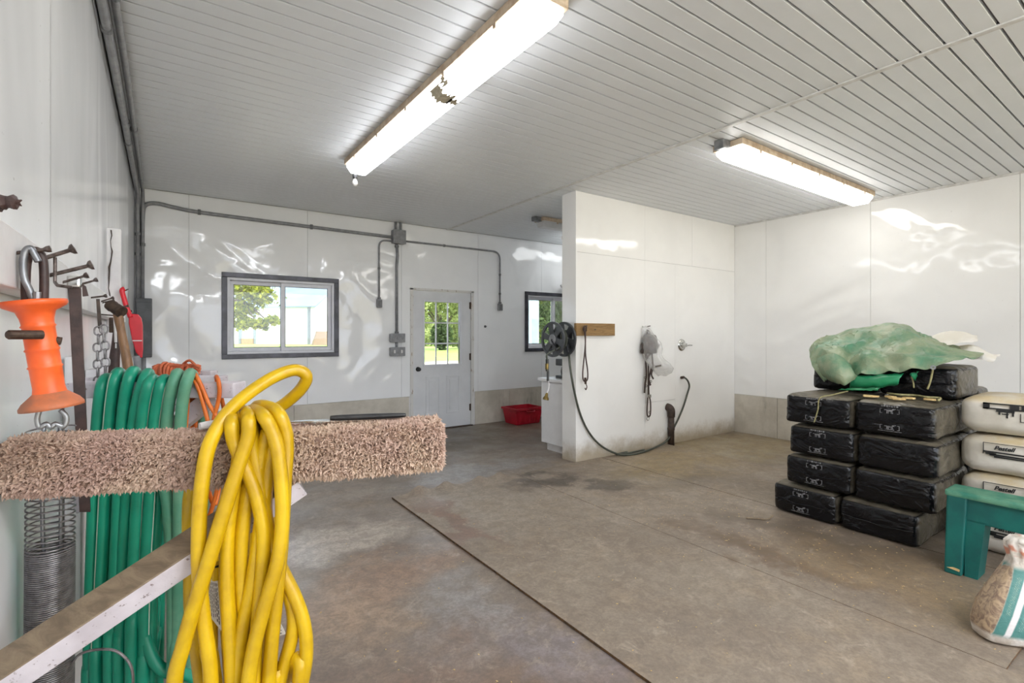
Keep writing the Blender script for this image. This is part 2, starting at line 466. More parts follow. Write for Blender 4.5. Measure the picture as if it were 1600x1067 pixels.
def white_film():
    m, nt, b = nodes('white_bag_film'); co = obj_co(nt)
    g = N(nt, 'ShaderNodeNewGeometry'); sx = N(nt, 'ShaderNodeSeparateXYZ'); nt.links.new(g.outputs['Normal'], sx.inputs[0])
    f = math_(nt, 'MULTIPLY', maprange(nt, sx.outputs[2], 0.3, 0.95), maprange(nt, noise(nt, co, 6, 6, 0.7), 0.3, 0.6, 0.2, 0.8))
    base = _mix(nt, maprange(nt, noise(nt, co, 4, 5), 0.35, 0.65), srgb(222, 216, 206), srgb(200, 193, 180))
    nt.links.new(_mix(nt, f, base, srgb(196, 172, 118)), b.inputs['Base Color'])
    b.inputs['Roughness'].default_value = 0.42
    bump(nt, b, noise(nt, co, 7, 4, 0.55, 0.6), 0.35, 0.02); return m
M['white_film'] = white_film()
def tarp_mat():
    m, nt, b = nodes('green_woven_tarp'); co = obj_co(nt)
    g = N(nt, 'ShaderNodeNewGeometry')
    dust = maprange(nt, noise(nt, co, 5, 6, 0.65), 0.3, 0.65)
    top = _mix(nt, dust, srgb(80, 132, 102), srgb(146, 156, 126))
    nt.links.new(top, b.inputs['Base Color']); b.inputs['Roughness'].default_value = 0.42
    bump(nt, b, math_(nt, 'ADD', noise(nt, co, 22, 5, 0.6, 1.0), math_(nt, 'MULTIPLY', noise(nt, co, 300, 1), 0.06)), 0.5, 0.012)
    return m
M['tarp'] = tarp_mat()
M['tarp_green'] = mat('green_tarp_clean_side', srgb(14, 124, 74), srgb(40, 134, 92), 0.4, 0, 7, 0.4, 20, 0.01)

def shag():
    m, nt, b = nodes('shag_carpet'); g = N(nt, 'ShaderNodeNewGeometry')
    co = g.outputs['Position']
    rnd = g.outputs['Random Per Island']
    f = maprange(nt, noise(nt, co, 5, 4), 0.35, 0.65)
    col = _mix(nt, f, srgb(206, 184, 162), srgb(192, 164, 152))
    col = _mix(nt, math_(nt, 'MULTIPLY', rnd, 0.5), col, srgb(150, 122, 104))
    nt.links.new(col, b.inputs['Base Color']); b.inputs['Roughness'].default_value = 0.95
    b.inputs['Specular IOR Level'].default_value = 0.1
    return m
M['shag'] = shag()
M['shag_base'] = mat('carpet_backing', srgb(170, 142, 124), srgb(130, 104, 90), 0.95, 0, 60, 0.8, 120, 0.01)

def glass():
    m = bpy.data.materials.new('window_glass'); m.use_nodes = True; nt = m.node_tree
    nt.nodes.remove(nt.nodes['Principled BSDF'])
    out = nt.nodes['Material Output']
    tr = N(nt, 'ShaderNodeBsdfTransparent'); tr.inputs[0].default_value = (0.95, 0.97, 0.97, 1)
    gl = N(nt, 'ShaderNodeBsdfGlossy'); gl.inputs['Roughness'].default_value = 0.02
    fr = N(nt, 'ShaderNodeFresnel'); fr.inputs['IOR'].default_value = 1.45
    mx = N(nt, 'ShaderNodeMixShader')
    nt.links.new(fr.outputs[0], mx.inputs[0]); nt.links.new(tr.outputs[0], mx.inputs[1]); nt.links.new(gl.outputs[0], mx.inputs[2])
    nt.links.new(mx.outputs[0], out.inputs[0]); return m
M['glass'] = glass()
def screen_mesh():
    """insect screen: half of the light passes"""
    m = bpy.data.materials.new('insect_screen'); m.use_nodes = True; nt = m.node_tree
    nt.nodes.remove(nt.nodes['Principled BSDF']); out = nt.nodes['Material Output']
    tr = N(nt, 'ShaderNodeBsdfTransparent'); df = N(nt, 'ShaderNodeBsdfDiffuse'); df.inputs[0].default_value = (0.42, 0.42, 0.42, 1)
    mx = N(nt, 'ShaderNodeMixShader'); mx.inputs[0].default_value = 0.22
    nt.links.new(tr.outputs[0], mx.inputs[1]); nt.links.new(df.outputs[0], mx.inputs[2]); nt.links.new(mx.outputs[0], out.inputs[0]); return m
M['screen'] = screen_mesh()
def clear_bag():
    m = bpy.data.materials.new('clear_plastic_bag'); m.use_nodes = True; nt = m.node_tree
    b = nt.nodes['Principled BSDF']; out = nt.nodes['Material Output']
    b.inputs['Base Color'].default_value = (0.85, 0.85, 0.84, 1); b.inputs['Roughness'].default_value = 0.2
    bump(nt, b, noise(nt, obj_co(nt), 22, 4, 0.6, 1.5), 0.8, 0.02)
    tr = N(nt, 'ShaderNodeBsdfTransparent'); mx = N(nt, 'ShaderNodeMixShader')
    lw = N(nt, 'ShaderNodeLayerWeight'); lw.inputs[0].default_value = 0.35
    f = maprange(nt, lw.outputs['Facing'], 0.0, 1.0, 0.22, 0.65)
    nt.links.new(f, mx.inputs[0]); nt.links.new(tr.outputs[0], mx.inputs[1]); nt.links.new(b.outputs[0], mx.inputs[2])
    nt.links.new(mx.outputs[0], out.inputs[0]); return m
M['bag'] = clear_bag()
def lamp_mat(name, col, s):
    m, nt, b = nodes(name)
    b.inputs['Base Color'].default_value = (0.85, 0.85, 0.83, 1); b.inputs['Roughness'].default_value = 0.3
    b.inputs['Emission Color'].default_value = (*col, 1); b.inputs['Emission Strength'].default_value = s
    return m
M['lens_a'] = lamp_mat('lit_diffuser_white', (0.94, 0.96, 1.0), LAMP_A)
M['lens_b'] = lamp_mat('lit_diffuser_warm', (1.0, 0.97, 0.92), LAMP_B)
M['fill_lens_c'] = lamp_mat('added_fill_rear', (0.92, 0.95, 1.0), FILL_C)
M['fill_lens_d'] = lamp_mat('added_fill_worktop', (0.96, 0.99, 1.0), FILL_D)
M['lens_off'] = mat('unlit_diffuser', (0.6, 0.6, 0.6), (0.55, 0.55, 0.55), 0.3)
M['bulb'] = mat('frosted_bulb', (0.75, 0.73, 0.70), (0.7, 0.68, 0.66), 0.15)
# ------------------------------------------------------------------ room shell
XL, XR, YB, YF, ZC = -0.25, 6.60, 6.50, -3.0, 2.90     # left wall, right wall, back wall, front wall, ceiling
YP0, YP1, XP = 3.948, 4.165, 3.596                      # partition faces and its free end
ZB = 0.50                                               # top of the concrete footing
def structure(o): o['kind'] = 'structure'; return o

floor = structure(MB().box((XL-0.2, YF-0.2, -0.2), (XR+0.2, YB+0.2, 0.0)).build('floor', M['floor']))
# rubber stable mats
def rubber_mat(name, x0, x1, y0, y1, label, curl=(), z=0.014):
    nx, ny = max(2, int((x1-x0)/0.04)), max(2, int((y1-y0)/0.08))
    mb = MB(); vs = []; fs = []
    rnd = random.Random(hash(label) % 1000)
    def top(x, y):
        h = z + 0.0015*mnoise.noise(V(x*4, y*4, 0))
        for cx, w, hh in curl:
            h += hh*math.exp(-((x-cx)/w)**2)*max(0, 1-(y1-y)/0.16)**1.3
        return h
    xs = [x0+(x1-x0)*i/nx for i in range(nx+1)]
    ys = [y0+(y1-y0)*j/ny for j in range(ny+1)]
    ys = sorted(set(ys + [y1-0.03, y1-0.06, y1-0.10]))
    ny = len(ys)-1
    for j, y in enumerate(ys):
        for i, x in enumerate(xs):
            vs.append((x, y + (0.006*mnoise.noise(V(x*3, 7, 1)) if j in (0, ny) else 0), top(x, y)))
    W = nx+1
    for j in range(ny):
        for i in range(nx): fs.append((j*W+i, j*W+i+1, (j+1)*W+i+1, (j+1)*W+i))
    mb.add(vs, fs, 0)
    b0 = len(vs); rim = [i for i in range(W)] + [j*W+nx for j in range(1, ny+1)] + [ny*W+i for i in range(nx-1, -1, -1)] + [j*W for j in range(ny-1, 0, -1)]
    low = [(vs[i][0], vs[i][1], max(0.0012, vs[i][2]-0.012)) for i in rim]
    n = len(rim); sv = [vs[i] for i in rim] + low
    mb.add(sv, [(k, (k+1) % n, n+(k+1) % n, n+k) for k in range(n)], 1)
    o = mb.build(name, [M['mat_a'], M['mat_edge']], None, angle=40)
    return tag(o, label, 'floor mat', 'rubber mats on the concrete floor')
rubber_mat('rubber_mat', 1.555, 2.795, -0.2, 3.965, 'long rubber floor mat with curled far edge, nearest the yellow hose',
           ((1.80, 0.075, 0.055), (2.05, 0.07, 0.05), (2.40, 0.065, 0.042), (2.62, 0.06, 0.042)))
rubber_mat('rubber_mat', 2.805, 3.945, 0.50, 3.930, 'stained rubber floor mat between the long curled mat and the black bales', z=0.011)
rubber_mat('rubber_mat', 3.955, 5.10, 0.10, 3.920, 'dusty tan rubber floor mat that the stacked black bales stand on', z=0.010)

def rect_minus(r, holes):
    x0, x1, z0, z1 = r
    xs = sorted({x0, x1, *[min(max(h[0], x0), x1) for h in holes], *[min(max(h[1], x0), x1) for h in holes]})
    zs = sorted({z0, z1, *[min(max(h[2], z0), z1) for h in holes], *[min(max(h[3], z0), z1) for h in holes]})
    out = []
    for a, b in zip(xs, xs[1:]):
        for c, d in zip(zs, zs[1:]):
            mx, mz = (a+b)/2, (c+d)/2
            if any(h[0] < mx < h[1] and h[2] < mz < h[3] for h in holes): continue
            out.append((a, b, c, d))
    return out
WIN1 = (0.536, 1.836, 1.085, 2.075)
WIN2 = (4.805, 6.105, 1.085, 2.065)
DOOR = (2.845, 3.805, 0.0, 2.01)
def inset(w, d): return (w[0]+d, w[1]-d, w[2]+d, w[3]-d)
holes = [inset(WIN1, 0.05), inset(WIN2, 0.05), (DOOR[0], DOOR[1], -1, DOOR[3])]
def wall(name, parts): 
    mb = MB()
    for lo, hi in parts: mb.box(lo, hi)
    return structure(mb.build(name, M['wall_body']))
wall_back = wall('wall_back', [((a, YB+0.012, c), (b, YB+0.16, d)) for a, b, c, d in rect_minus((XL-0.2, XR+0.2, 0, ZC+0.1), holes)])
def panel_y(parent, y, x0, x1, z0, z1, m, th=0.012, hs=(), gap=0.0018, sgn=1):
    """one sheet on a wall that faces -y"""
    mb = MB()
    for a, b, c, d in rect_minus((x0+gap, x1-gap, z0+gap, z1-gap), hs): mb.box((a, y, c), (b, y+sgn*th, d))
    return mb.build('panel', m, parent)
seams = [XL] + [0.225 + 1.232*k for k in range(5)] + [6.42, XR]
for a, b in zip(seams, seams[1:]):
    panel_y(wall_back, YB, a, b, ZB, ZC, M['sheet_back'], hs=holes)
def joint_y(parent, x, y, z0, z1, w=0.007):
    MB().box((x-w, y-0.0025, z0), (x+w, y+0.003, z1)).build('joint_strip', M['joint'], parent)
# concrete footing of the back wall in cast lengths
fx = [XL, 1.30, 2.80, None, 3.86, 4.50, 5.20, XR]
for a, b in zip(fx, fx[1:]):
    if a is None or b is None: continue
    MB().bbox((a+0.002, YB-0.006, 0.0), (b-0.002, YB+0.012, ZB-0.002), 0.004).build('concrete_block', M['conc'], wall_back)
MB().box((2.80, YB-0.004, 0), (DOOR[0], YB+0.012, ZB)).box((DOOR[1], YB-0.004, 0), (3.86, YB+0.012, ZB)).build('footing_end', M['white_paint'], wall_back)

wall_right = wall('wall_right', [((XR+0.012, YF, 0), (XR+0.16, YB, ZC+0.1))])
def panel_x(parent, x, y0, y1, z0, z1, m, th=0.012, gap=0.0018, sgn=1):
    return MB().box((min(x, x+sgn*th), y0+gap, z0+gap), (max(x, x+sgn*th), y1-gap, z1-gap)).build('panel', m, parent)
ys = [YF, -1.35, -0.13, 1.09, 2.30, 3.50, YP0]
for a, b in zip(ys, ys[1:]): panel_x(wall_right, XR, a, b, 0.53, ZC, M['sheet_right'])
panel_x(wall_right, XR, YP1, YB, 0.53, ZC, M['sheet_right'])
for a, b in zip([YF, -0.6, 0.9, 2.2, 3.35], [-0.6, 0.9, 2.2, 3.35, YP0]):
    MB().bbox((XR-0.006, a+0.002, 0), (XR+0.012, b-0.002, 0.528), 0.004).build('concrete_block', M['conc'], wall_right)
MB().box((XR-0.006, YP1, 0), (XR+0.012, YB, 0.528)).build('concrete_block', M['conc'], wall_right)

# the left wall: sheets that have come loose and belly out
wall_left = wall('wall_left', [((XL-0.16, YF, 0), (XL-0.03, YB, ZC+0.1))])
def belly_panel(y0, y1, z0, z1, seed, amp):
    nx, nz = 26, 40; vs = []; fs = []
    for j in range(nz+1):
        for i in range(nx+1):
            y = y0+0.002+(y1-y0-0.004)*i/nx; z = z0+(z1-z0)*j/nz
            e = min(1, min(i, nx-i)/3.0)*min(1, min(j, nz-j)/3.0)
            w = mnoise.noise(V(y*1.5+seed, z*0.6, seed))
            w = 0.012*amp*e*w
            vs.append((XL + w - 0.004, y, z))
    W = nx+1
    for j in range(nz):
        for i in range(nx): fs.append((j*W+i, j*W+i+1, (j+1)*W+i+1, (j+1)*W+i))
    n = len(vs); vs += [(XL-0.028, p[1], p[2]) for p in vs[:W]] + [(XL-0.028, p[1], p[2]) for p in vs[-W:]]
    return MB().add(vs, fs).build('panel', M['sheet_left'], wall_left, smooth=True)
ly = [YF, -1.8, -0.6, 0.62, 1.84, 3.06, 4.28, 5.50, YB]
for i, (a, b) in enumerate(zip(ly, ly[1:])): belly_panel(a, b, 0.0, ZC, i*3.7, 1.0)

# front wall behind the camera, with the open drive-in doorway that lets the daylight in
DW = (0.15, 4.9, -1, 2.6)
wall_front = wall('wall_front', [((a, YF-0.16, c), (b, YF, d)) for a, b, c, d in rect_minus((XL-0.2, XR+0.2, 0, ZC+0.1), [DW])])
MB().box((XL, YF-0.001, ZB), (DW[0], YF+0.012, ZC)).build('panel', M['sheet_back'], wall_front)
MB().box((DW[1], YF-0.001, ZB), (XR, YF+0.012, ZC)).build('panel', M['sheet_back'], wall_front)
MB().box((DW[0], YF-0.001, DW[3]), (DW[1], YF+0.012, ZC)).build('panel', M['sheet_back'], wall_front)

# partition
wall_partition = wall('wall_partition', [((XP+0.012, YP0+0.012, 0), (XR, YP1-0.012, ZC))])
for a, b, c, d in ((XP, 4.70, 0.0, 2.25), (4.70, 5.27, 0.55, 2.25), (4.70, 5.27, 0.0, 0.55), (5.27, XR, 0.0, 2.25),
                   (XP, 4.70, 2.25, ZC), (4.70, 5.62, 2.25, ZC), (5.62, XR, 2.25, ZC)):
    panel_y(wall_partition, YP0, a, b, c, d, M['sheet_part'], gap=0.0012)
panel_y(wall_partition, YP1, XP, XR, 0, ZC, M['sheet_part'], sgn=-1)
MB().bbox((XP-0.004, YP0-0.003, 0), (XP+0.014, YP1+0.003, ZC), 0.003).build('end_cap', M['sheet_part'], wall_partition)

# ceiling: steel strips, a joint strip between the two fields
ceiling = structure(MB().box((XL-0.2, YF-0.2, ZC+0.021), (XR+0.2, YB+0.2, ZC+0.2)).build('ceiling', M['ceil_gap']))
PITCH = 0.1025
def plank_mesh(x0, x1, name):
    g = 0.006
    prof = [(g, 0.022), (g, 0.0016), (g+0.0016, 0.0), (PITCH-g-0.0016, 0.0), (PITCH-g, 0.0016), (PITCH-g, 0.022)]
    mb = MB()
    mb.prism([(x0, y, ZC+z) for y, z in prof], (x1-x0, 0, 0))
    return mb.build(name, M['ceil'], ceiling)
XS = 3.40
for x0, x1 in ((XL, XS-0.012), (XS+0.012, XR)):
    p0 = plank_mesh(x0, x1, 'ceiling_plank')
    k0 = -4
    p0.location.y = k0*PITCH + 0.02
    k = k0+1
    while k*PITCH + 0.02 + PITCH < YB + 0.02:
        c = p0.copy(); C.objects.link(c); c.location.y = k*PITCH + 0.02; k += 1
MB().box((XL, YF, ZC), (XR, -0.40, ZC+0.02)).build('ceiling_sheet', M['ceil'], ceiling)
structure(MB().bbox((XS-0.021, -0.5, ZC-0.008), (XS+0.021, YB, ZC+0.004), 0.004).build('trim_1', M['ceil_trim']))
structure(MB().bbox((XL, -0.5, ZC-0.03), (XL+0.012, YB, ZC+0.002), 0.004).build('trim_2', M['ceil_trim']))
structure(MB().bbox((XR-0.012, -0.5, ZC-0.022), (XR, YP0, ZC+0.002), 0.004).build('trim_3', M['ceil_trim']))

# ------------------------------------------------------------------ windows and door
def window(name, w, screen_side):
    x0, x1, z0, z1 = w; t = 0.055
    root = bpy.data.objects.new(name, None); root.location = (x0, YB, z0); C.objects.link(root); structure(root)
    fr = MB()
    for lo, hi in (((x0, YB-0.022, z0), (x1, YB+0.004, z0+t)), ((x0, YB-0.022, z1-t), (x1, YB+0.004, z1)),
                   ((x0, YB-0.022, z0+t), (x0+t, YB+0.004, z1-t)), ((x1-t, YB-0.022, z0+t), (x1, YB+0.004, z1-t))):
        fr.bbox(lo, hi, 0.004)
    fr.build('window_trim', M['dark_frame'], root)
    a0, a1, b0, b1 = inset(w, 0.05)
    rv = MB(); d = 0.035
    for lo, hi in (((a0, YB, b0), (a1, YB+0.16, b0+d)), ((a0, YB, b1-d), (a1, YB+0.16, b1)),
                   ((a0, YB, b0+d), (a0+d, YB+0.16, b1-d)), ((a1-d, YB, b0+d), (a1, YB+0.16, b1-d))):
        rv.bbox(lo, hi, 0.004)
    rv.build('window_frame', M['vinyl'], root)
    xm = (a0+a1)/2; s = 0.042
    for i, (c0, c1, yy) in enumerate(((a0+d, xm+0.022, YB+0.075), (xm-0.022, a1-d, YB+0.035))):
        sb = MB(); e0, e1 = b0+d, b1-d
        for lo, hi in (((c0, yy, e0), (c1, yy+0.03, e0+s)), ((c0, yy, e1-s), (c1, yy+0.03, e1)),
                       ((c0, yy, e0+s), (c0+s, yy+0.03, e1-s)), ((c1-s, yy, e0+s), (c1, yy+0.03, e1-s))):
            sb.bbox(lo, hi, 0.003)
        sash = sb.build('sash', M['vinyl'], root)
        gk = MB(); q = 0.006
        for lo, hi in (((c0+s, yy+0.004, e0+s), (c1-s, yy+0.01, e0+s+q)), ((c0+s, yy+0.004, e1-s-q), (c1-s, yy+0.01, e1-s)),
                       ((c0+s, yy+0.004, e0+s), (c0+s+q, yy+0.01, e1-s)), ((c1-s-q, yy+0.004, e0+s), (c1-s, yy+0.01, e1-s))): gk.box(lo, hi)
        gk.build('gasket', M['black_metal'], sash)
        MB().box((c0+s, yy+0.012, e0+s), (c1-s, yy+0.016, e1-s)).build('pane', M['glass'], sash)
        if i == 1: MB().box((c0+s, yy+0.055, e0+s), (c1-s, yy+0.056, e1-s)).build('insect_screen', M['screen'], sash)
    return root
window('window_1', WIN1, 1)
window('window_2', WIN2, 1)

def door():
    x0, x1, zt = 2.863, 3.788, 1.985
    root = bpy.data.objects.new('door_1', None); root.location = (x0, YB, 0); C.objects.link(root); structure(root)
    fr = MB()
    fr.bbox((DOOR[0]-0.03, YB-0.014, 0), (x0-0.004, YB+0.16, zt+0.03), 0.003)
    fr.bbox((x1+0.004, YB-0.014, 0), (DOOR[1]+0.035, YB+0.16, zt+0.03), 0.003)
    fr.bbox((DOOR[0]-0.03, YB-0.014, zt+0.005), (DOOR[1]+0.035, YB+0.16, zt+0.035), 0.003)
    fr.build('door_frame', M['jamb'], root)
    gx0, gx1, gz0, gz1 = 3.035, 3.605, 0.935, 1.832
    yf = YB+0.004; leaf = MB()
    for a, b, c, d in rect_minus((x0, x1, 0.012, zt), [(gx0, gx1, gz0, gz1)]): leaf.box((a, yf, c), (b, yf+0.044, d))
    lf = leaf.build('door_leaf', M['door'], root)
    # raised moulding of the two lower panels
    for px0, px1 in ((3.055, 3.275), (3.385, 3.605)):
        mo = MB(); z0, z1 = 0.215, 0.765; w = 0.022
        for lo, hi in (((px0, yf-0.009, z0), (px1, yf+0.002, z0+w)), ((px0, yf-0.009, z1-w), (px1, yf+0.002, z1)),
                       ((px0, yf-0.009, z0+w), (px0+w, yf+0.002, z1-w)), ((px1-w, yf-0.009, z0+w), (px1, yf+0.002, z1-w))): mo.bbox(lo, hi, 0.004)
        mo.bbox((px0+0.05, yf-0.007, z0+0.055), (px1-0.05, yf+0.002, z1-0.055), 0.006)
        mo.build('door_panel', M['door'], root)
    gl = MB(); w = 0.024
    for lo, hi in (((gx0-w, yf-0.012, gz0-w), (gx1+w, yf+0.05, gz0)), ((gx0-w, yf-0.012, gz1), (gx1+w, yf+0.05, gz1+w)),
                   ((gx0-w, yf-0.012, gz0), (gx0, yf+0.05, gz1)), ((gx1, yf-0.012, gz0), (gx1+w, yf+0.05, gz1))): gl.bbox(lo, hi, 0.004)
    lite = gl.build('glazing_frame', M['vinyl'], root)
    for k in (1, 2):
        xx = gx0+(gx1-gx0)*k/3; zz = gz0+(gz1-gz0)*k/3
        MB().bbox((xx-0.009, yf+0.012, gz0), (xx+0.009, yf+0.03, gz1), 0.003).build('muntin', M['vinyl'], lite)
        MB().bbox((gx0, yf+0.013, zz-0.009), (gx1, yf+0.029, zz+0.009), 0.003).build('muntin', M['vinyl'], lite)
    for i in range(3):
        for j in range(3):
            a = gx0+(gx1-gx0)*i/3; c = gz0+(gz1-gz0)*j/3
            MB().box((a+0.001, yf+0.019, c+0.001), (a+(gx1-gx0)/3-0.001, yf+0.022, c+(gz1-gz0)/3-0.001)).build('pane', M['glass'], lite)
    kn = MB().lathe([(0.0, -0.062), (0.018, -0.061), (0.027, -0.050), (0.027, -0.040), (0.015, -0.028), (0.012, -0.012), (0.033, -0.008), (0.033, 0.0)], (2.935, yf, 0.875), (0, 1, 0), 20)
    kn.build('door_knob', M['black_metal'], root, smooth=True)
    for z in (1.80, 1.03, 0.27):
        h = MB().tube([(x1+0.004, yf-0.006, z-0.055), (x1+0.004, yf-0.006, z+0.055)], 0.0085, 8).box((x1-0.02, yf-0.002, z-0.05), (x1+0.026, yf+0.004, z+0.05))
        h.build('hinge', M['rust'], root)
    MB().bbox((x0-0.02, YB-0.05, 0.0), (x1+0.02, YB+0.1, 0.012), 0.004).build('threshold', M['rust'], root)
    return root
door()

# ------------------------------------------------------------------ outdoors
def lawn_mat():
    m, nt, b = nodes('lawn'); p = pos(nt)
    f = maprange(nt, noise(nt, p, 0.35, 6, 0.6), 0.3, 0.7)
    col = _mix(nt, f, srgb(152, 168, 92), srgb(128, 152, 74))
    s = N(nt, 'ShaderNodeSeparateXYZ'); nt.links.new(p, s.inputs[0])
    gr = maprange(nt, math_(nt, 'ADD', s.outputs[1], math_(nt, 'MULTIPLY', noise(nt, p, 0.8, 4), 2.0)), 23.5, 25.0, 1.0, 0.0)
    col = _mix(nt, gr, col, srgb(206, 196, 168))
    nt.links.new(col, b.inputs['Base Color']); b.inputs['Roughness'].default_value = 0.9
    b.inputs['Specular IOR Level'].default_value = 0.1
    return m
M['lawn'] = lawn_mat()
gnd = MB().box((-150, YB+0.2, -0.32), (220, 260, -0.06)); gnd.box((-150, -150, -0.32), (220, YF-0.2, -0.06))
structure(gnd.build('ground', M['lawn']))
M['barn_wall'] = mat('white_barn_siding', (0.82, 0.82, 0.80), (0.76, 0.76, 0.74), 0.6, 0, 0.5)
M['barn_roof'] = mat('blue_grey_metal_roof', srgb(126, 146, 164), srgb(112, 134, 152), 0.5, 0, 0.5)
M['grey_trim'] = mat('grey_barn_trim', srgb(120, 126, 134), None, 0.6)
M['brown_wall'] = mat('brown_plinth', srgb(170, 140, 112), srgb(140, 112, 90), 0.8)
M['bark'] = mat('tree_bark', srgb(96, 84, 70), srgb(66, 56, 46), 0.9, 0, 3, 0.5, 8)
def leaf_mat(name, a, b_, tr=0.35):
    m = bpy.data.materials.new(name); m.use_nodes = True; nt = m.node_tree
    nt.nodes.remove(nt.nodes['Principled BSDF']); out = nt.nodes['Material Output']
    g = N(nt, 'ShaderNodeNewGeometry')
    col = _mix(nt, g.outputs['Random Per Island'], a, b_)
    d = N(nt, 'ShaderNodeBsdfDiffuse'); t = N(nt, 'ShaderNodeBsdfTranslucent'); mx = N(nt, 'ShaderNodeMixShader')
    mx.inputs[0].default_value = tr
    nt.links.new(col, d.inputs[0]); nt.links.new(col, t.inputs[0])
    nt.links.new(d.outputs[0], mx.inputs[1]); nt.links.new(t.outputs[0], mx.inputs[2]); nt.links.new(mx.outputs[0], out.inputs[0])
    return m
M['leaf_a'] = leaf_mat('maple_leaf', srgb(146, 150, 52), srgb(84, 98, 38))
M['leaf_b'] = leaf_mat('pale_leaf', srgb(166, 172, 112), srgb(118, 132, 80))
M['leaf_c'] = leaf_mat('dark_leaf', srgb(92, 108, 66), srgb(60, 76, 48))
def tree(name, label, base, trunk_h, crown, nleaf, lsize, lm, seed, trunk_r=0.2, group='trees beyond the lawn', limbs=7):
    """crown: list of (offset from base, radii)"""
    rnd = random.Random(seed); base = Vector(base)
    root = thing(name, base, label, 'tree', group)
    tb = MB(); top = base + V(0, 0, trunk_h)
    tb.tube(smooth_path([base + V(0, 0, -0.1), base + V(trunk_r*0.4, 0, trunk_h*0.4), top], 5), [trunk_r*(1.2-0.6*i/10) for i in range(11)], 9)
    for k in range(limbs):
        c, r = crown[k % len(crown)]
        e = base + Vector(c) + V(*[rnd.uniform(-0.6, 0.6)*q for q in r])
        st = base + V(0, 0, trunk_h*rnd.uniform(0.5, 1.0))
        md = (st+e)/2 + V(0, 0, 0.25*(e-st).length*rnd.uniform(-0.2, 0.6))
        pth = smooth_path([st, md, e], 5)
        tb.tube(pth, [trunk_r*0.42*(1-0.85*i/(len(pth)-1)) for i in range(len(pth))], 6)
    tb.build('trunk', M['bark'], root, smooth=True)
    vs = []; fs = []
    wsum = [r[0]*r[1]*r[2] for c, r in crown]; tot = sum(wsum)
    clumps = []
    for (c, r), w in zip(crown, wsum):
        n = max(6, int(70*w/tot)); 
        for _ in range(n):
            d = V(rnd.gauss(0, 1), rnd.gauss(0, 1), rnd.gauss(0, 1)).normalized()*rnd.uniform(0.35, 1.0)
            clumps.append((base + Vector(c) + V(d.x*r[0], d.y*r[1], d.z*r[2]), 0.30*min(r)))
    for i in range(nleaf):
        c, s = clumps[rnd.randrange(len(clumps))]
        p = c + V(rnd.gauss(0, 1), rnd.gauss(0, 1), rnd.gauss(0, 0.7))*s
        a = V(rnd.gauss(0, 1), rnd.gauss(0, 1), rnd.gauss(-0.4, 0.8)).normalized()
        b = a.cross(V(rnd.gauss(0, 1), rnd.gauss(0, 1), rnd.gauss(0, 1))).normalized()
        l = lsize*rnd.uniform(0.6, 1.3); o = len(vs)
        vs += [p - a*l, p + b*l*0.5 - a*l*0.1, p + a*l, p - b*l*0.5 - a*l*0.1]
        fs.append((o, o+1, o+2, o+3))
    me = bpy.data.meshes.new('crown'); me.from_pydata([tuple(v) for v in vs], [], fs); me.materials.append(lm)
    link(bpy.data.objects.new('crown', me), root)
    return root

def barn(name, label, p0, p1, depth, hw, hr, mroof, group, details=True):
    """front eave runs from p0 to p1, gable ends stand back by depth"""
    p0 = Vector(p0); p1 = Vector(p1); d = (p1-p0).normalized(); nrm = V(-d.y, d.x, 0)
    if nrm.y < 0: nrm = -nrm
    root = thing(name, p0, label, 'building', group)
    q0, q1 = p0 + nrm*depth, p1 + nrm*depth; up = V(0, 0, hw); rid = V(0, 0, hw+hr)
    m0, m1 = p0 + nrm*depth/2, p1 + nrm*depth/2
    w = MB()
    w.add([p0, p1, q1, q0, p0+up, p1+up, q1+up, q0+up, m0+rid, m1+rid], [(0,1,5,4), (1,2,6,9,5), (2,3,7,6), (3,0,4,8,7), (0,3,2,1)])
    w.build('wall', M['barn_wall'], root)
    r = MB(); ov = 0.35; th = V(0, 0, 0.14)
    sl = -nrm*ov + V(0, 0, -ov*hr/(depth/2))
    for a, b, c, e in ((p0+up+sl-d*ov, p1+up+sl+d*ov, m1+rid+d*ov, m0+rid-d*ov),):
        r.prism([a+th*0.3, b+th*0.3, c+th*0.3, e+th*0.3], th)
    sl2 = nrm*ov + V(0, 0, -ov*hr/(depth/2))
    r.prism([q0+up+sl2-d*ov+th*0.3, q1+up+sl2+d*ov+th*0.3, m1+rid+d*ov+th*0.3, m0+rid-d*ov+th*0.3], th)
    r.build('roof', mroof, root)
    return root, p0, d, nrm
def far(px, t, z=-0.06):
    p = P(px, HY, t=t); return V(p.x, p.y, z)
br, b0, bd, bn = barn('barn', 'large white barn with blue grey metal roof across the lawn', far(300, 74), far(492, 70), 14, 5.4, 4.2, M['barn_roof'], None)
def on_barn(px0, px1, z0, z1, m, name, th=0.12):
    a = far(px0, 71.4); b = far(px1, 71.2)
    sa = (a-b0).dot(bd); sb_ = (b-b0).dot(bd)
    A = b0 + bd*sa; B = b0 + bd*sb_
    MB().prism([A + V(0,0,z0), B + V(0,0,z0), B + V(0,0,z1), A + V(0,0,z1)], -bn*th).build(name, m, br)
on_barn(365, 369, 0, 5.2, M['grey_trim'], 'corner_post')
on_barn(392, 395, 0, 5.2, M['grey_trim'], 'corner_post')
on_barn(369, 392, 0.0, 0.8, M['brown_wall'], 'plinth')
on_barn(489, 492.3, 0, 5.3, M['grey_trim'], 'downpipe')
barn('barn', 'pale grey shed standing behind the right corner of the white barn', far(488, 92), far(545, 88), 12, 6.0, 4.0, M['barn_wall'], None)
pw = thing('wood_pile', far(508, 66), 'low grey brown pile of lumber by the barn corner', 'lumber pile')
lp = MB(); c = far(508, 66)
for k in range(6): lp.bbox((c.x-1.6+0.1*k, c.y-0.5+0.1*k, 0.0+0.3*k-0.06), (c.x+1.6-0.12*k, c.y+0.5, 0.24+0.3*k), 0.03)
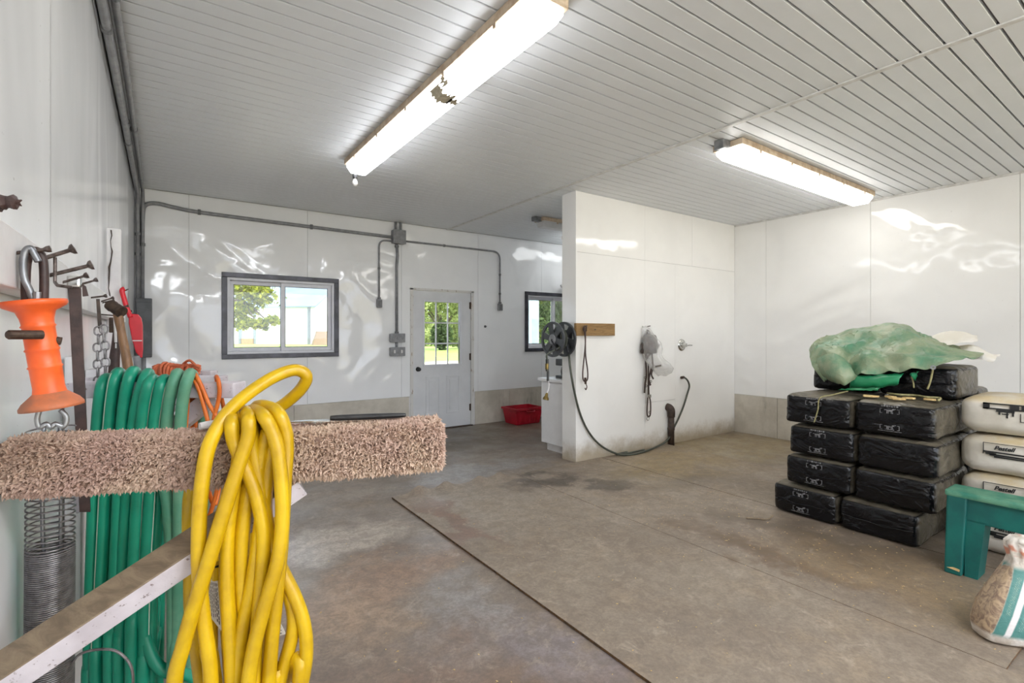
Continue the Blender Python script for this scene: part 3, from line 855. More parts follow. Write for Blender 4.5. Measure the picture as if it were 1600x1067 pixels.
lp.build('board_stack', M['brown_wall'], pw)

def drop(px, t): return far(px, t)
# the maple whose branches hang into the first window
b = drop(330, 19)
top = lambda px, py, t: P(px, py, t=t) - b
tree('maple_tree', 'leafy green maple with low branches outside the wide window', b, 3.2,
     [(top(368, 455, 16), (0.75, 0.75, 0.55)), (top(398, 458, 16), (0.7, 0.7, 0.5)), (top(372, 492, 16), (0.45, 0.5, 0.45)), (top(416, 500, 15.6), (0.42, 0.4, 0.22)),
      (top(420, 452, 16), (0.5, 0.6, 0.35)), (V(0, 0, 5.5), (2.6, 2.6, 1.6)), (top(330, 470, 18), (1.2, 1.2, 1.2)), (top(395, 508, 15.6), (0.4, 0.4, 0.2))], 9000, 0.085, M['leaf_a'], 5, 0.22, limbs=12)
# trees seen through the door and the second window
b = drop(690, 46)
tree('bushy_tree', 'spreading pale green tree with dark base seen through the door glass', b, 2.2,
     [(V(0, 0, 5.4), (4.2, 3.0, 2.4)), (V(-2.6, 0, 4.2), (2.0, 1.6, 1.3)), (V(2.8, 0, 4.4), (2.0, 1.6, 1.4)), (V(0, 0, 7.6), (3.2, 2.4, 1.6))], 5200, 0.20, M['leaf_b'], 11, 0.28)
def bush(px, t, r, h, lm, seed, label):
    c = drop(px, t)
    root = thing('bush', c, label, 'bush', 'bushes at the far side of the lawn'); rnd = random.Random(seed)
    MB().tube([c, c + V(0.1, 0, h*0.5)], [0.08, 0.04], 6).build('stem', M['bark'], root)
    vs = []; fs = []
    for i in range(1500):
        d = V(rnd.gauss(0, 1), rnd.gauss(0, 1), rnd.gauss(0, 1)).normalized()*rnd.uniform(0.5, 1)
        p = c + V(d.x*r, d.y*r, max(0.05, h*0.5+d.z*h*0.5))
        a = V(rnd.gauss(0, 1), rnd.gauss(0, 1), rnd.gauss(0, 1)).normalized(); bb = a.orthogonal().normalized(); l = 0.17*rnd.uniform(0.6, 1.3); o = len(vs)
        vs += [p-a*l, p+bb*l*0.6, p+a*l, p-bb*l*0.6]; fs.append((o, o+1, o+2, o+3))
    me = bpy.data.meshes.new('foliage'); me.from_pydata([tuple(v) for v in vs], [], fs); me.materials.append(lm)
    link(bpy.data.objects.new('foliage', me), root)
bush(690, 44.5, 1.0, 2.7, M['leaf_c'], 3, 'dark round bush centred in the door glass')
bush(716, 50, 1.6, 3.0, M['leaf_b'], 4, 'pale bush at the right edge of the door glass')
bush(665, 60, 2.2, 2.2, M['leaf_b'], 6, 'low pale bush at the left edge of the door glass')
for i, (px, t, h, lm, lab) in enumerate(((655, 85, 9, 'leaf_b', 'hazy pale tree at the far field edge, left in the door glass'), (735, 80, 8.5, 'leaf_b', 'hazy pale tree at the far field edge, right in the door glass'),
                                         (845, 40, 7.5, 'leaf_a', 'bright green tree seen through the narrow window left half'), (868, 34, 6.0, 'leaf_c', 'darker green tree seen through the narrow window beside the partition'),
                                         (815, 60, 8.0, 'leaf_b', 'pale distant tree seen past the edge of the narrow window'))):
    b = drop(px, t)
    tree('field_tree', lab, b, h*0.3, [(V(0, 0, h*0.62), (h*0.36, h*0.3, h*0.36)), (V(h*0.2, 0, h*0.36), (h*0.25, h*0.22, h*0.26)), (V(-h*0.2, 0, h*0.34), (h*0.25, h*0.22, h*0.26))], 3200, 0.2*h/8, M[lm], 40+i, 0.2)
hb = MB()
ho = thing('tree_line', far(760, 120), 'soft green line of woods along the far field', 'woods'); ho['kind'] = 'stuff'
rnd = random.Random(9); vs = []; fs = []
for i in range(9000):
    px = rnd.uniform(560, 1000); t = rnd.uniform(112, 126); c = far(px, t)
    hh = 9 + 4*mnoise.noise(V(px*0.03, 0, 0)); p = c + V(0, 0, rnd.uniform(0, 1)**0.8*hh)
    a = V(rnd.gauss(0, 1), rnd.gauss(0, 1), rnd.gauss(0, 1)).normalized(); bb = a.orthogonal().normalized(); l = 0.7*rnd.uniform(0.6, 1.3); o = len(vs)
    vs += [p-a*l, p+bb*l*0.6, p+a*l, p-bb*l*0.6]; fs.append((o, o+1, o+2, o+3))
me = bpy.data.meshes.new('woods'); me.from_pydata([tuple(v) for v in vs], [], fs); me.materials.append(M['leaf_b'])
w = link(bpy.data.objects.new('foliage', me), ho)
# pale blue porch post outside the second window
pp = P(833, HY, Y=8.0)
po = MB().bbox((pp.x-0.09, 7.92, -0.06), (pp.x+0.09, 8.10, 3.2), 0.01).bbox((pp.x-0.13, 7.88, -0.06), (pp.x+0.13, 8.14, 0.12), 0.01)
tag(po.build('porch_post', mat('pale_blue_paint', srgb(176, 200, 208), srgb(164, 190, 200), 0.6)), 'pale blue square porch post outside the narrow window', 'post')

# ------------------------------------------------------------------ ceiling lights
def tube_light(name, label, x0, x1, y0, y1, lens, along):
    root = thing(name, ((x0+x1)/2, (y0+y1)/2, ZC), label, 'light fixture', 'tube light fixtures on the ceiling')
    hm = MB(); e = -0.012
    hm.bbox((x0+e, y0+e, ZC-0.052), (x1-e, y1-e, ZC-0.004), 0.004)
    hm.build('housing', M['tan_metal'], root)
    zl0, zl1 = ZC-0.125, ZC-0.052
    if along == 'y':
        xm = (x0+x1)/2; w = (x1-x0)/2
        prof = [(-w, zl1), (-w, zl1-0.022), (-w*0.62, zl0), (w*0.62, zl0), (w, zl1-0.022), (w, zl1)]
        rings = []
        for y, s in ((y0, 0.86), (y0+0.012, 0.98), (y0+0.03, 1.0), (y1-0.03, 1.0), (y1-0.012, 0.98), (y1, 0.86)):
            rings.append([(xm+a*s, y, zl1-(zl1-z)*s) for a, z in prof])
    else:
        ym = (y0+y1)/2; w = (y1-y0)/2
        prof = [(-w, zl1), (-w, zl1-0.022), (-w*0.62, zl0), (w*0.62, zl0), (w, zl1-0.022), (w, zl1)]
        rings = []
        for x, s in ((x0, 0.86), (x0+0.012, 0.98), (x0+0.03, 1.0), (x1-0.03, 1.0), (x1-0.012, 0.98), (x1, 0.86)):
            rings.append([(x, ym+a*s, zl1-(zl1-z)*s) for a, z in prof])
    lb = MB(); n = 6; vs = [p for r in rings for p in r]; fs = []
    for i in range(len(rings)-1):
        for k in range(n): fs.append((i*n+k, i*n+(k+1) % n, (i+1)*n+(k+1) % n, (i+1)*n+k))
    fs += [tuple(range(n)), tuple((len(rings)-1)*n+k for k in range(n))]
    lb.add(vs, fs); ln = lb.build('diffuser', lens, root)
    # clips that hold the diffuser
    nclip = 5
    for k in range(nclip):
        f = (k+0.5)/nclip
        for s in (0, 1):
            if along == 'y':
                y = y0+(y1-y0)*f; x = x0-0.014 if s == 0 else x1+0.006
                MB().box((x, y-0.012, ZC-0.075), (x+0.008, y+0.012, ZC-0.03)).build('clip', M['tan_metal'], root)
            else:
                x = x0+(x1-x0)*f; y = y0-0.014 if s == 0 else y1+0.006
                MB().box((x-0.012, y, ZC-0.075), (x+0.012, y+0.008, ZC-0.03)).build('clip', M['tan_metal'], root)
    return root
la = tube_light('ceiling_light', 'long white tube light with taped diffuser and small bulb at its end', 1.30, 1.50, 1.72, 4.38, M['lens_a'], 'y')
# tape patch around the diffuser middle, with its ragged ends
def tape_strip(y0, y1, cover, name='tape_patch', ragged=0.02, seed=1):
    xm, w = 1.40, 0.10; zl0, zl1 = ZC-0.1265, ZC-0.052
    prof = [(-w-0.0015, zl1-0.004), (-w-0.0015, zl1-0.022), (-w*0.62, zl0), (w*0.62, zl0), (w+0.0015, zl1-0.022), (w+0.0015, zl1-0.004)]
    # walk along the section by length
    L = [0]
    for a, b in zip(prof, prof[1:]): L.append(L[-1] + math.hypot(b[0]-a[0], b[1]-a[1]))
    def at(s):
        s = min(max(s, 0), 1)*L[-1]
        for i in range(len(L)-1):
            if s <= L[i+1]:
                f = (s-L[i])/(L[i+1]-L[i]); return (prof[i][0]+(prof[i+1][0]-prof[i][0])*f, prof[i][1]+(prof[i+1][1]-prof[i][1])*f)
        return prof[-1]
    rnd = random.Random(seed); mb = MB(); n = 14; vs = []
    for i in range(n+1):
        s = cover[0] + (cover[1]-cover[0])*i/n; a = at(s)
        vs += [(xm+a[0], y0+rnd.uniform(-ragged, ragged), a[1]-0.0012), (xm+a[0], y1+rnd.uniform(-ragged, ragged), a[1]-0.0012)]
    mb.add(vs, [(2*i, 2*i+1, 2*i+3, 2*i+2) for i in range(n)])
    mb.build(name, M['tape'], la)
tape_strip(2.60, 2.72, (0.08, 0.55), seed=1)
tape_strip(2.52, 2.58, (0.0, 0.20), seed=2, ragged=0.03)
tape_strip(2.64, 2.70, (0.5, 1.0), seed=3)
tape_strip(2.52, 2.64, (0.85, 1.0), seed=4)
tape_strip(3.93, 4.12, (0.93, 1.0), seed=5, ragged=0.01)
bb = P(553, 279, Y=4.43)
MB().lathe([(0.0, 0.07), (0.021, 0.07), (0.021, 0.02), (0.019, 0.0)], (bb.x, 4.40, bb.z-0.01), (0, 0, 1), 16).build('bulb_socket', M['black_metal'], la, smooth=False)
MB().lathe([(0.013, 0.005), (0.014, -0.01), (0.024, -0.035), (0.024, -0.052), (0.014, -0.068), (0.0, -0.072)], (bb.x, 4.40, bb.z-0.005), (0, 0, 1), 16).build('bulb', M['bulb'], la, smooth=True)
MB().bbox((1.33, 4.37, ZC-0.055), (1.385, 4.425, ZC-0.002), 0.004).build('junction_box', M['galv'], la)
lb_ = tube_light('ceiling_light', 'bright warm tube light over the washing bay', 3.68, 6.22, 2.14, 2.37, M['lens_b'], 'x')
MB().bbox((3.57, 2.23, ZC-0.075), (3.69, 2.31, ZC-0.002), 0.005).build('junction_box', M['galv'], lb_)
lc = tube_light('ceiling_light', 'grey unlit tube light beyond the partition', 4.04, 6.3, 5.05, 5.22, M['lens_off'], 'x')
MB().bbox((3.93, 5.09, ZC-0.06), (4.05, 5.17, ZC-0.002), 0.005).build('junction_box', M['galv'], lc)
tube_light('ceiling_light', 'added unseen fill light near the drive-in doorway behind the viewpoint', 0.25, 2.70, -1.2, -0.97, M['fill_lens_c'], 'x')  # lamp added behind the camera to brighten the near side of the room
tube_light('ceiling_light', 'added hidden fill light over the worktop at the far side of the partition', 5.1, 6.4, 5.7, 5.9, M['fill_lens_d'], 'x')  # lamp added out of sight to brighten the back room
def soft_block(lo, hi, seed, bulge, wr, rr=0.035, n=(9, 12, 8), sag=0.0):
    """a pillowy wrapped block; returns verts and faces"""
    bm = bmesh.new(); bmesh.ops.create_cube(bm, size=2.0)
    bmesh.ops.subdivide_edges(bm, edges=bm.edges[:], cuts=13, use_grid_fill=True)
    lo, hi = Vector(lo), Vector(hi); c = (lo+hi)/2; h = (hi-lo)/2
    for v in bm.verts:
        p = v.co.copy(); q = V(p.x*h.x, p.y*h.y, p.z*h.z)
        # round the edges
        cl = V(*[max(-h[i]+rr, min(h[i]-rr, q[i])) for i in range(3)])
        d = q-cl
        if d.length > 1e-6: q = cl + d.normalized()*rr
        s = (1-p.y*p.y)*(1-p.z*p.z) if abs(p.x) > 0.9 else ((1-p.x*p.x)*(1-p.z*p.z) if abs(p.y) > 0.9 else (1-p.x*p.x)*(1-p.y*p.y))
        nrm = d.normalized() if d.length > 1e-6 else V(0, 0, 0)
        w = c+q
        k = mnoise.noise(V(w.x*5+seed, w.y*7, w.z*7))*0.7 + mnoise.noise(V(w.x*13, w.y*15+seed, w.z*19))*0.5
        q += nrm*(bulge*s + wr*k)
        if p.z > 0.9: q.z -= sag*(1-p.y*p.y)*0.6
        if q.z < -h.z + 0.001: q.z = -h.z + 0.001
        v.co = c+q
    bm.verts.index_update()
    vs = [v.co.copy() for v in bm.verts]; fs = [tuple(v.index for v in f.verts) for f in bm.faces]; bm.free()
    return vs, fs
# ------------------------------------------------------------------ conduits and boxes
def conduit_run(name, label, pts, r=0.014, straps=(), mats='pipe', group='grey conduit runs', per=1):
    root = thing(name, Vector(pts[0]), label, 'conduit', group)
    MB().tube(pts, r, 10).build('pipe', M[mats], root, smooth=True)
    for s in straps:
        s, ax = Vector(s[0]), s[1]
        a = Vector(ax)
        MB().tube([s - a*0.014, s + a*0.014], r*1.45, 10).build('coupling', M['pipe_dark'], root)
    return root
def bend(a, corner, b, rad, n=6):
    a, c, b = Vector(a), Vector(corner), Vector(b)
    d0 = (a-c).normalized(); d1 = (b-c).normalized(); p0 = c+d0*rad; p1 = c+d1*rad; out = []
    for i in range(n+1):
        t = i/n; out.append(p0*(1-t)**2 + c*2*t*(1-t) + p1*t*t)
    return [a] + out + [b]
yw = YB-0.022
zc = 2.70
# long run from the corner to the junction box
pts = smooth_path([(-0.185, yw, 2.30), (-0.18, yw, 2.62), (-0.155, yw, 2.725), (-0.06, yw, 2.755), (0.10, yw, 2.735), (0.35, yw, 2.715), (1.2, yw, 2.702), (P(612, 370, Y=YB).x, yw, 2.69)], 6)
conduit_run('conduit', 'thick grey conduit running along the back wall above the wide window', pts, 0.021,
            [((0.32, yw, 2.717), (1, 0, 0)), ((1.50, yw, 2.70), (1, 0, 0))])
jx0, jx1 = P(611, 370, Y=YB).x, P(630, 370, Y=YB).x
jb = thing('junction_box', (jx0, YB, 2.60), 'square grey junction box below the ceiling left of the door', 'electrical box')
MB().bbox((jx0, YB-0.09, 2.605), (jx1, YB-0.001, 2.785), 0.008).build('body', M['pipe'], jb)
MB().bbox((jx0-0.003, YB-0.096, 2.60), (jx1+0.003, YB-0.088, 2.79), 0.004).build('cover', M['pipe'], jb)
for sx in (jx0+0.02, jx1-0.02):
    for sz in (2.62, 2.77): MB().lathe([(0, -0.004), (0.006, -0.003), (0.006, 0)], (sx, YB-0.096, sz), (0, 1, 0), 8).build('screw', M['galv'], jb)
xm = (jx0+jx1)/2
for k, dx in enumerate((-0.035, 0.035)):
    conduit_run('conduit', ('left', 'right')[k] + ' one of two short conduits from the junction box up to the ceiling', [(xm+dx, yw-0.02, 2.79), (xm+dx, yw-0.02, ZC)], 0.017)
xd = P(619, 450, Y=YB).x
conduit_run('conduit', 'grey conduit dropping from the junction box to the switch boxes', [(xd, yw, 2.60), (xd+0.012, yw, 2.45), (xd, yw, 2.3), (xd, yw, 1.375)], 0.019, [((xd, yw, 2.57), (0, 0, 1)), ((xd, yw, 1.39), (0, 0, 1))])
xl = P(591.5, 450, Y=YB).x
conduit_run('conduit', 'thin grey conduit bending down left of the junction box', bend((jx0, yw, 2.635), (xl, yw, 2.635), (xl, yw, 1.83), 0.10), 0.012, [((xl, yw, 2.25), (0, 0, 1))])
xr = P(780, 450, Y=YB).x
conduit_run('conduit', 'thin grey conduit bending down right of the door', bend((jx1, yw, 2.655), (xr, yw, 2.655), (xr, yw, 1.84), 0.13), 0.013,
            [((P(693, 385, Y=YB).x, yw, 2.655), (1, 0, 0)), ((xr, yw, 2.30), (0, 0, 1)), ((xr, yw, 2.0), (0, 0, 1))])
def end_box(x, z, label):
    root = thing('outlet_box', (x, YB, z), label, 'electrical box', 'small grey boxes at conduit ends')
    MB().bbox((x-0.034, YB-0.055, z-0.065), (x+0.034, YB-0.001, z+0.045), 0.008).build('body', M['pipe'], root)
    MB().lathe([(0.026, 0.0), (0.022, 0.03), (0.018, 0.035)], (x, YB-0.026, z+0.04), (0, 0, 1), 12).build('hub', M['pipe_dark'], root)
    MB().bbox((x-0.026, YB-0.06, z-0.055), (x+0.026, YB-0.054, z+0.03), 0.003).build('cover', M['pipe_dark'], root)
end_box(xl, 1.79, 'small grey box ending the thin conduit left of the door')
end_box(xr, 1.80, 'small grey box ending the thin conduit right of the door')
def switch_box(x0, x1, z0, z1, label, n):
    root = thing('switch_box', (x0, YB, z0), label, 'electrical box', 'switch and outlet boxes beside the door')
    MB().bbox((x0, YB-0.06, z0), (x1, YB-0.001, z1), 0.008).build('body', M['pipe'], root)
    pl = MB().bbox((x0-0.004, YB-0.067, z0-0.004), (x1+0.004, YB-0.058, z1+0.004), 0.004).build('cover', M['pipe'], root)
    for k in range(n):
        x = x0 + (x1-x0)*(k+0.5)/n
        MB().bbox((x-0.012, YB-0.078, (z0+z1)/2-0.022), (x+0.012, YB-0.064, (z0+z1)/2+0.022), 0.004).build('toggle', M['galv'] if n > 2 else M['white_paint'], pl)
sx0, sx1 = P(608, 530, Y=YB).x, P(630, 530, Y=YB).x
switch_box(sx0, sx1, 1.262, 1.375, 'upper grey box with three switches left of the door', 3)
switch_box(sx0, sx1, 1.075, 1.19, 'lower grey box with two outlets left of the door', 2)
conduit_run('conduit', 'very short conduit joining the two grey boxes left of the door', [(xd, yw, 1.19), (xd, yw, 1.262)], 0.017)

# conduits along the left wall under the ceiling, turning down in the corner
for k, (xo, zo, rr, lab) in enumerate(((0.030, 0.030, 0.019, 'lowest grey conduit along the top of the left wall'), (0.072, 0.026, 0.016, 'middle grey conduit along the top of the left wall'),
                                  (0.030, 0.085, 0.017, 'grey conduit just below the others along the left wall'))):
    x = XL+xo; z = ZC-zo-0.012
    yc = YB-0.05-0.02*k
    ptsl = [(x, -0.6, z), (x+0.006, 0.8, z-0.008), (x-0.004, 2.2, z+0.003), (x+0.004, 3.6, z-0.006), (x, 5.2, z)]
    ptsl = smooth_path(ptsl, 6) + bend((x, 5.4, z), (x, yc, z), (x + (0 if k != 1 else -0.002), yc, 1.74), 0.16)[1:]
    root = conduit_run('conduit', lab, ptsl, rr, [((x, yy, z), (0, 1, 0)) for yy in (2.6+0.2*k, 4.4+0.15*k)] + [((x, yc, 2.2+0.1*k), (0, 0, 1))])
dz = thing('disconnect_box', (XL+0.01, YB-0.14, 1.12), 'tall dark grey disconnect box under the corner conduits', 'electrical box')
MB().bbox((XL+0.012, YB-0.14, 1.13), (XL+0.15, YB-0.002, 1.74), 0.006).build('body', M['plastic_dark'], dz)
MB().bbox((XL+0.016, YB-0.150, 1.16), (XL+0.146, YB-0.138, 1.70), 0.004).build('door', M['plastic_dark'], dz)
MB().tube(smooth_path([(XL+0.15, YB-0.06, 1.02), (XL+0.22, YB-0.06, 1.03), (XL+0.25, YB-0.06, 1.0), (XL+0.26, YB-0.05, 0.86)], 6), 0.009, 8).build('cable', M['pipe_dark'], dz, smooth=True)
MB().tube([(XL+0.08, YB-0.06, 1.14), (XL+0.08, YB-0.06, 0.5)], 0.02, 10).build('conduit_stub', M['pipe'], dz)

# small screw hook on the back wall right of the door
kp = P(758, 510, Y=YB)
tag(MB().lathe([(0.0, -0.03), (0.012, -0.026), (0.008, -0.012), (0.02, -0.006), (0.02, 0)], (kp.x, YB-0.001, kp.z), (0, 1, 0), 12).build('coat_knob', M['galv'], None, smooth=True),
    'small metal knob on the back wall right of the door', 'knob')

# ------------------------------------------------------------------ behind the partition
cb = thing('base_cabinet', (3.69, 4.17, 0), 'white base cabinet with pale worktop behind the partition end', 'cabinet')
MB().bbox((3.69, 4.17, 0.09), (5.9, 4.66, 0.815), 0.004).box((3.74, 4.17, 0.0), (5.9, 4.61, 0.09)).build('body', M['cabinet'], cb)
for k in range(4):
    x = 3.72+0.545*k; d = MB().bbox((x, 4.66, 0.12), (x+0.53, 4.678, 0.80), 0.004).build('door', M['cabinet'], cb)
    MB().tube([(x+0.47, 4.70, 0.62), (x+0.47, 4.70, 0.74)], 0.006, 8).build('handle', M['galv'], d)
tag(MB().bbox((3.665, 4.168, 0.816), (5.92, 4.70, 0.85), 0.006).build('worktop', M['cabinet']), 'white worktop slab on the base cabinet behind the partition', 'worktop')
ap = thing('coffee_maker', (3.80, 4.42, 0.85), 'small dark grey appliance on the worktop behind the partition', 'appliance')
q = 3.80
MB().bbox((q, 4.33, 0.85), (q+0.16, 4.53, 0.885), 0.006).bbox((q+0.10, 4.33, 0.88), (q+0.16, 4.53, 1.06), 0.006).bbox((q, 4.33, 1.0), (q+0.16, 4.53, 1.08), 0.01).build('body', M['plastic_dark'], ap)
MB().lathe([(0.0, 0.0), (0.04, 0.0), (0.046, 0.05), (0.036, 0.10), (0, 0.10)], (q+0.055, 4.43, 0.886), (0, 0, 1), 16).build('jug', M['black_metal'], ap, smooth=True)
# small wall lamp seen past the partition edge
wl = P(876, 448, Y=YB); wlr = thing('wall_lamp', (wl.x, YB, wl.z), 'small white lamp head on the back wall at the partition edge', 'lamp')
MB().lathe([(0.0, 0.03), (0.05, 0.028), (0.075, 0.0), (0.07, -0.02), (0.0, -0.022)], (wl.x, YB-0.11, wl.z), (0, 0, 1), 20).build('shade', M['white_paint'], wlr, smooth=True)
MB().tube([(wl.x, YB-0.001, wl.z+0.02), (wl.x, YB-0.09, wl.z+0.02)], 0.01, 8).build('arm', M['black_metal'], wlr)
# red tub
def tub():
    x0, x1, y0, y1, h = 4.30, 4.80, 6.03, 6.40, 0.25
    root = thing('storage_tub', ((x0+x1)/2, (y0+y1)/2, 0), 'red plastic tub with handle on the floor against the footing', 'tub')
    s = 0.035
    def ring(f, z, d=0): return [(x0+s*(1-f)-d, y0+s*(1-f)-d, z), (x1-s*(1-f)+d, y0+s*(1-f)-d, z), (x1-s*(1-f)+d, y1-s*(1-f)+d, z), (x0+s*(1-f)-d, y1-s*(1-f)+d, z)]
    rs = [ring(0, 0.004), ring(1, h), ring(1, h, 0.012), ring(1, h-0.03, 0.014), ]
    ins = [ring(1, h, -0.008), ring(0, 0.012, -0.006)]
    mb = MB(); vs = []; order = [ins[1], ins[0], rs[1], rs[2], rs[3], ring(0.86, h-0.035, 0.0), rs[0]]
    for r in order: vs += r
    fs = []
    for i in range(len(order)-1):
        for k in range(4): fs.append((i*4+k, i*4+(k+1) % 4, (i+1)*4+(k+1) % 4, (i+1)*4+k))
    fs += [(0,1,2,3), tuple((len(order)-1)*4+k for k in (3,2,1,0))]
    mb.add(vs, fs); mb.build('body', M['red_tub'], root)
    MB().tube(smooth_path([((x0+x1)/2-0.07, y0-0.012, h-0.035), ((x0+x1)/2-0.06, y0-0.035, h-0.05), ((x0+x1)/2+0.06, y0-0.035, h-0.05), ((x0+x1)/2+0.07, y0-0.012, h-0.035)], 5), 0.008, 8).build('handle', M['red_tub'], root, smooth=True)
    for k in range(5):
        x = x0+0.07+0.09*k; MB().bbox((x, y0+0.018, 0.03), (x+0.03, y0+0.034, h-0.05), 0.004).build('rib', M['red_tub'], root)
tub()

# ------------------------------------------------------------------ on the partition
def reel():
    cy, cz, xa, xb, r = 4.065, 1.315, 3.375, 3.530, 0.188
    root = thing('hose_reel', (XP, cy, cz), 'dark grey wall hose reel with spoked discs on the partition end', 'hose reel')
    for x in (xa, xb):
        mb = MB()
        def ringx(r0, r1, th, n=40):
            mb.lathe([(r0, -th), (r1, -th), (r1, th), (r0, th)], (x, cy, cz), (1, 0, 0), n, 0, True)
        ringx(r*0.86, r, 0.010); ringx(0.02, r*0.36, 0.010)
        for k in range(6):
            a = k*math.pi/3+0.26; d = V(0, math.cos(a), math.sin(a)); t = V(0, -math.sin(a), math.cos(a)); c = V(x, cy, cz)
            o = [c+d*r*0.30-t*0.026, c+d*r*0.90-t*0.040, c+d*r*0.90+t*0.040, c+d*r*0.30+t*0.026]
            mb.prism([p - V(0.006, 0, 0) for p in o], (0.012, 0, 0))
        dsk = mb.build('disc', M['plastic_dark'], root, angle=35)
        MB().lathe([(0.0, -0.014), (0.05, -0.014), (0.056, -0.008), (0.056, 0.008), (0.0, 0.012)], (x, cy, cz), (1, 0, 0), 24).build('hub', M['pipe'], dsk, angle=35)
    MB().lathe([(0.05, 0), (0.05, xb-xa)], (xa, cy, cz), (1, 0, 0), 24).build('drum', M['plastic_dark'], root, smooth=True)
    # wound hose
    pts = []; n = 9
    for i in range(n*24):
        a = 2*math.pi*i/24; f = i/(n*24); w = abs((f*3) % 2 - 1)
        pts.append(V(xa+0.03+(xb-xa-0.06)*w, cy+math.cos(a)*(0.075+0.035*f), cz+math.sin(a)*(0.075+0.035*f)))
    MB().tube(pts, 0.011, 7).build('wound_hose', M['hose_dark'], root, smooth=True)
    MB().bbox((xb+0.012, cy-0.03, cz-0.10), (XP-0.006, cy+0.03, cz+0.03), 0.006).build('bracket', M['plastic_dark'], root)
    MB().bbox((XP-0.014, cy-0.07, cz-0.14), (XP-0.005, cy+0.07, cz+0.10), 0.004).build('mounting_plate', M['plastic_dark'], root)
    MB().tube(smooth_path([(xa-0.014, cy, cz), (xa-0.03, cy-0.02, cz-0.02), (xa-0.03, cy-0.09, cz-0.09)], 4), 0.008, 8).sphere((xa-0.035, cy-0.10, cz-0.10), 0.022).build('crank', M['black_metal'], root, smooth=True)
reel()
# hose end with nozzle that hangs off the reel
yh = 4.0
nz = thing('spray_nozzle', P(854, 580, Y=yh), 'black hose end with brass and white spray nozzle hanging from the reel', 'nozzle')
hp = lambda px, py: P(px, py, Y=yh)
MB().tube(smooth_path([V(3.41, 3.98, 1.26), V(3.36, 3.965, 1.22), hp(855.5, 553), hp(855, 562)], 5), 0.010, 8).build('hose_tail', M['hose_dark'], nz, smooth=True)
MB().tube([hp(855, 561), hp(855, 580)], 0.017, 10).tube([hp(856, 580), hp(856, 595)], 0.013, 10).build('grip', M['black_metal'], nz)
MB().tube([hp(854.6, 568), hp(854.6, 577)], 0.0185, 10).build('brass_collar', mat('brass', srgb(140, 120, 70), srgb(110, 92, 50), 0.35, 0.8), nz)
MB().tube(smooth_path([hp(856.5, 594), hp(857.5, 602), hp(856.5, 609), hp(854, 615)], 4), 0.008, 8).build('neck', M['white_paint'], nz, smooth=True)
a, b_ = hp(854.8, 613), hp(852.6, 624)
MB().lathe([(0.006, 0.0), (0.016, 0.02), (0.018, 0.04), (0.032, 0.062), (0.032, 0.078), (0.024, 0.080), (0.0, 0.074)], a, (b_-a), 18).build('spray_head', bpy.data.materials['brass'], nz, angle=40)

# rinse hose that sags from the reel to the wall outlet
hs = [P(889, 553, Y=3.98), P(891, 575, Y=3.93), P(897, 610, Y=3.92), P(906, 645, Y=3.92), P(918, 672, Y=3.91), P(934, 692, Y=3.90), P(952, 704, Y=3.88)]
e1 = P(975, 711, Z=0.022); e2 = P(1005, 706, Z=0.022); e3 = P(1030, 697, Z=0.05)
hs += [V(e1.x, e1.y, 0.022), V(e2.x, min(e2.y, 3.90), 0.022), P(1040, 690, Y=3.89), P(1053, 668, Y=3.90), P(1066, 640, Y=3.90), P(1074, 615, Y=3.90), P(1077, 603, Y=3.89), P(1074, 594, Y=3.89), P(1068, 589, Y=3.91), P(1064.5, 590, Y=3.945)]
rh = thing('rinse_hose', hs[0], 'thin dark green hose sagging to the floor along the partition', 'hose')
MB().tube(smooth_path(hs, 8), 0.0115, 8).build('hose', M['hose_dark'], rh, smooth=True)
MB().tube([P(1064, 590, Y=3.947), P(1068.5, 589.3, Y=3.90)], 0.017, 10).build('coupling', M['rust'], rh)
MB().tube(smooth_path([P(980, 706, Y=3.93), V(P(960, 709, Z=0.02).x, 3.90, 0.02), V(P(985, 708, Z=0.02).x, 3.87, 0.018), V(P(1010, 703, Z=0.02).x, 3.88, 0.018)], 6), 0.011, 8).build('hose_slack', M['hose_dark'], rh, smooth=True)

# wooden hook board
bx0, bx1 = P(899, 515, Y=YP0).x, P(961, 515, Y=3.91).x
bd_ = thing('hook_board', (bx0, YP0, 1.36), 'tan wooden board fixed to the partition beside the hose reel', 'board')
MB().bbox((bx0-0.02, YP0-0.038, 1.352), (bx1, YP0-0.001, 1.487), 0.004).build('plank', M['wood_tan'], bd_)
hk = P(913, 513, Y=3.90)
MB().tube(smooth_path([(hk.x, 3.91, hk.z+0.01), (hk.x, 3.872, hk.z), (hk.x, 3.862, hk.z+0.022), (hk.x, 3.864, hk.z+0.034)], 5), 0.005, 8).build('hook', M['nail'], bd_, smooth=True)
MB().lathe([(0, -0.003), (0.009, -0.002), (0.009, 0)], (P(930, 516, Y=3.91).x, YP0-0.038, 1.42), (0, 1, 0), 8).build('screw', M['nail'], bd_)
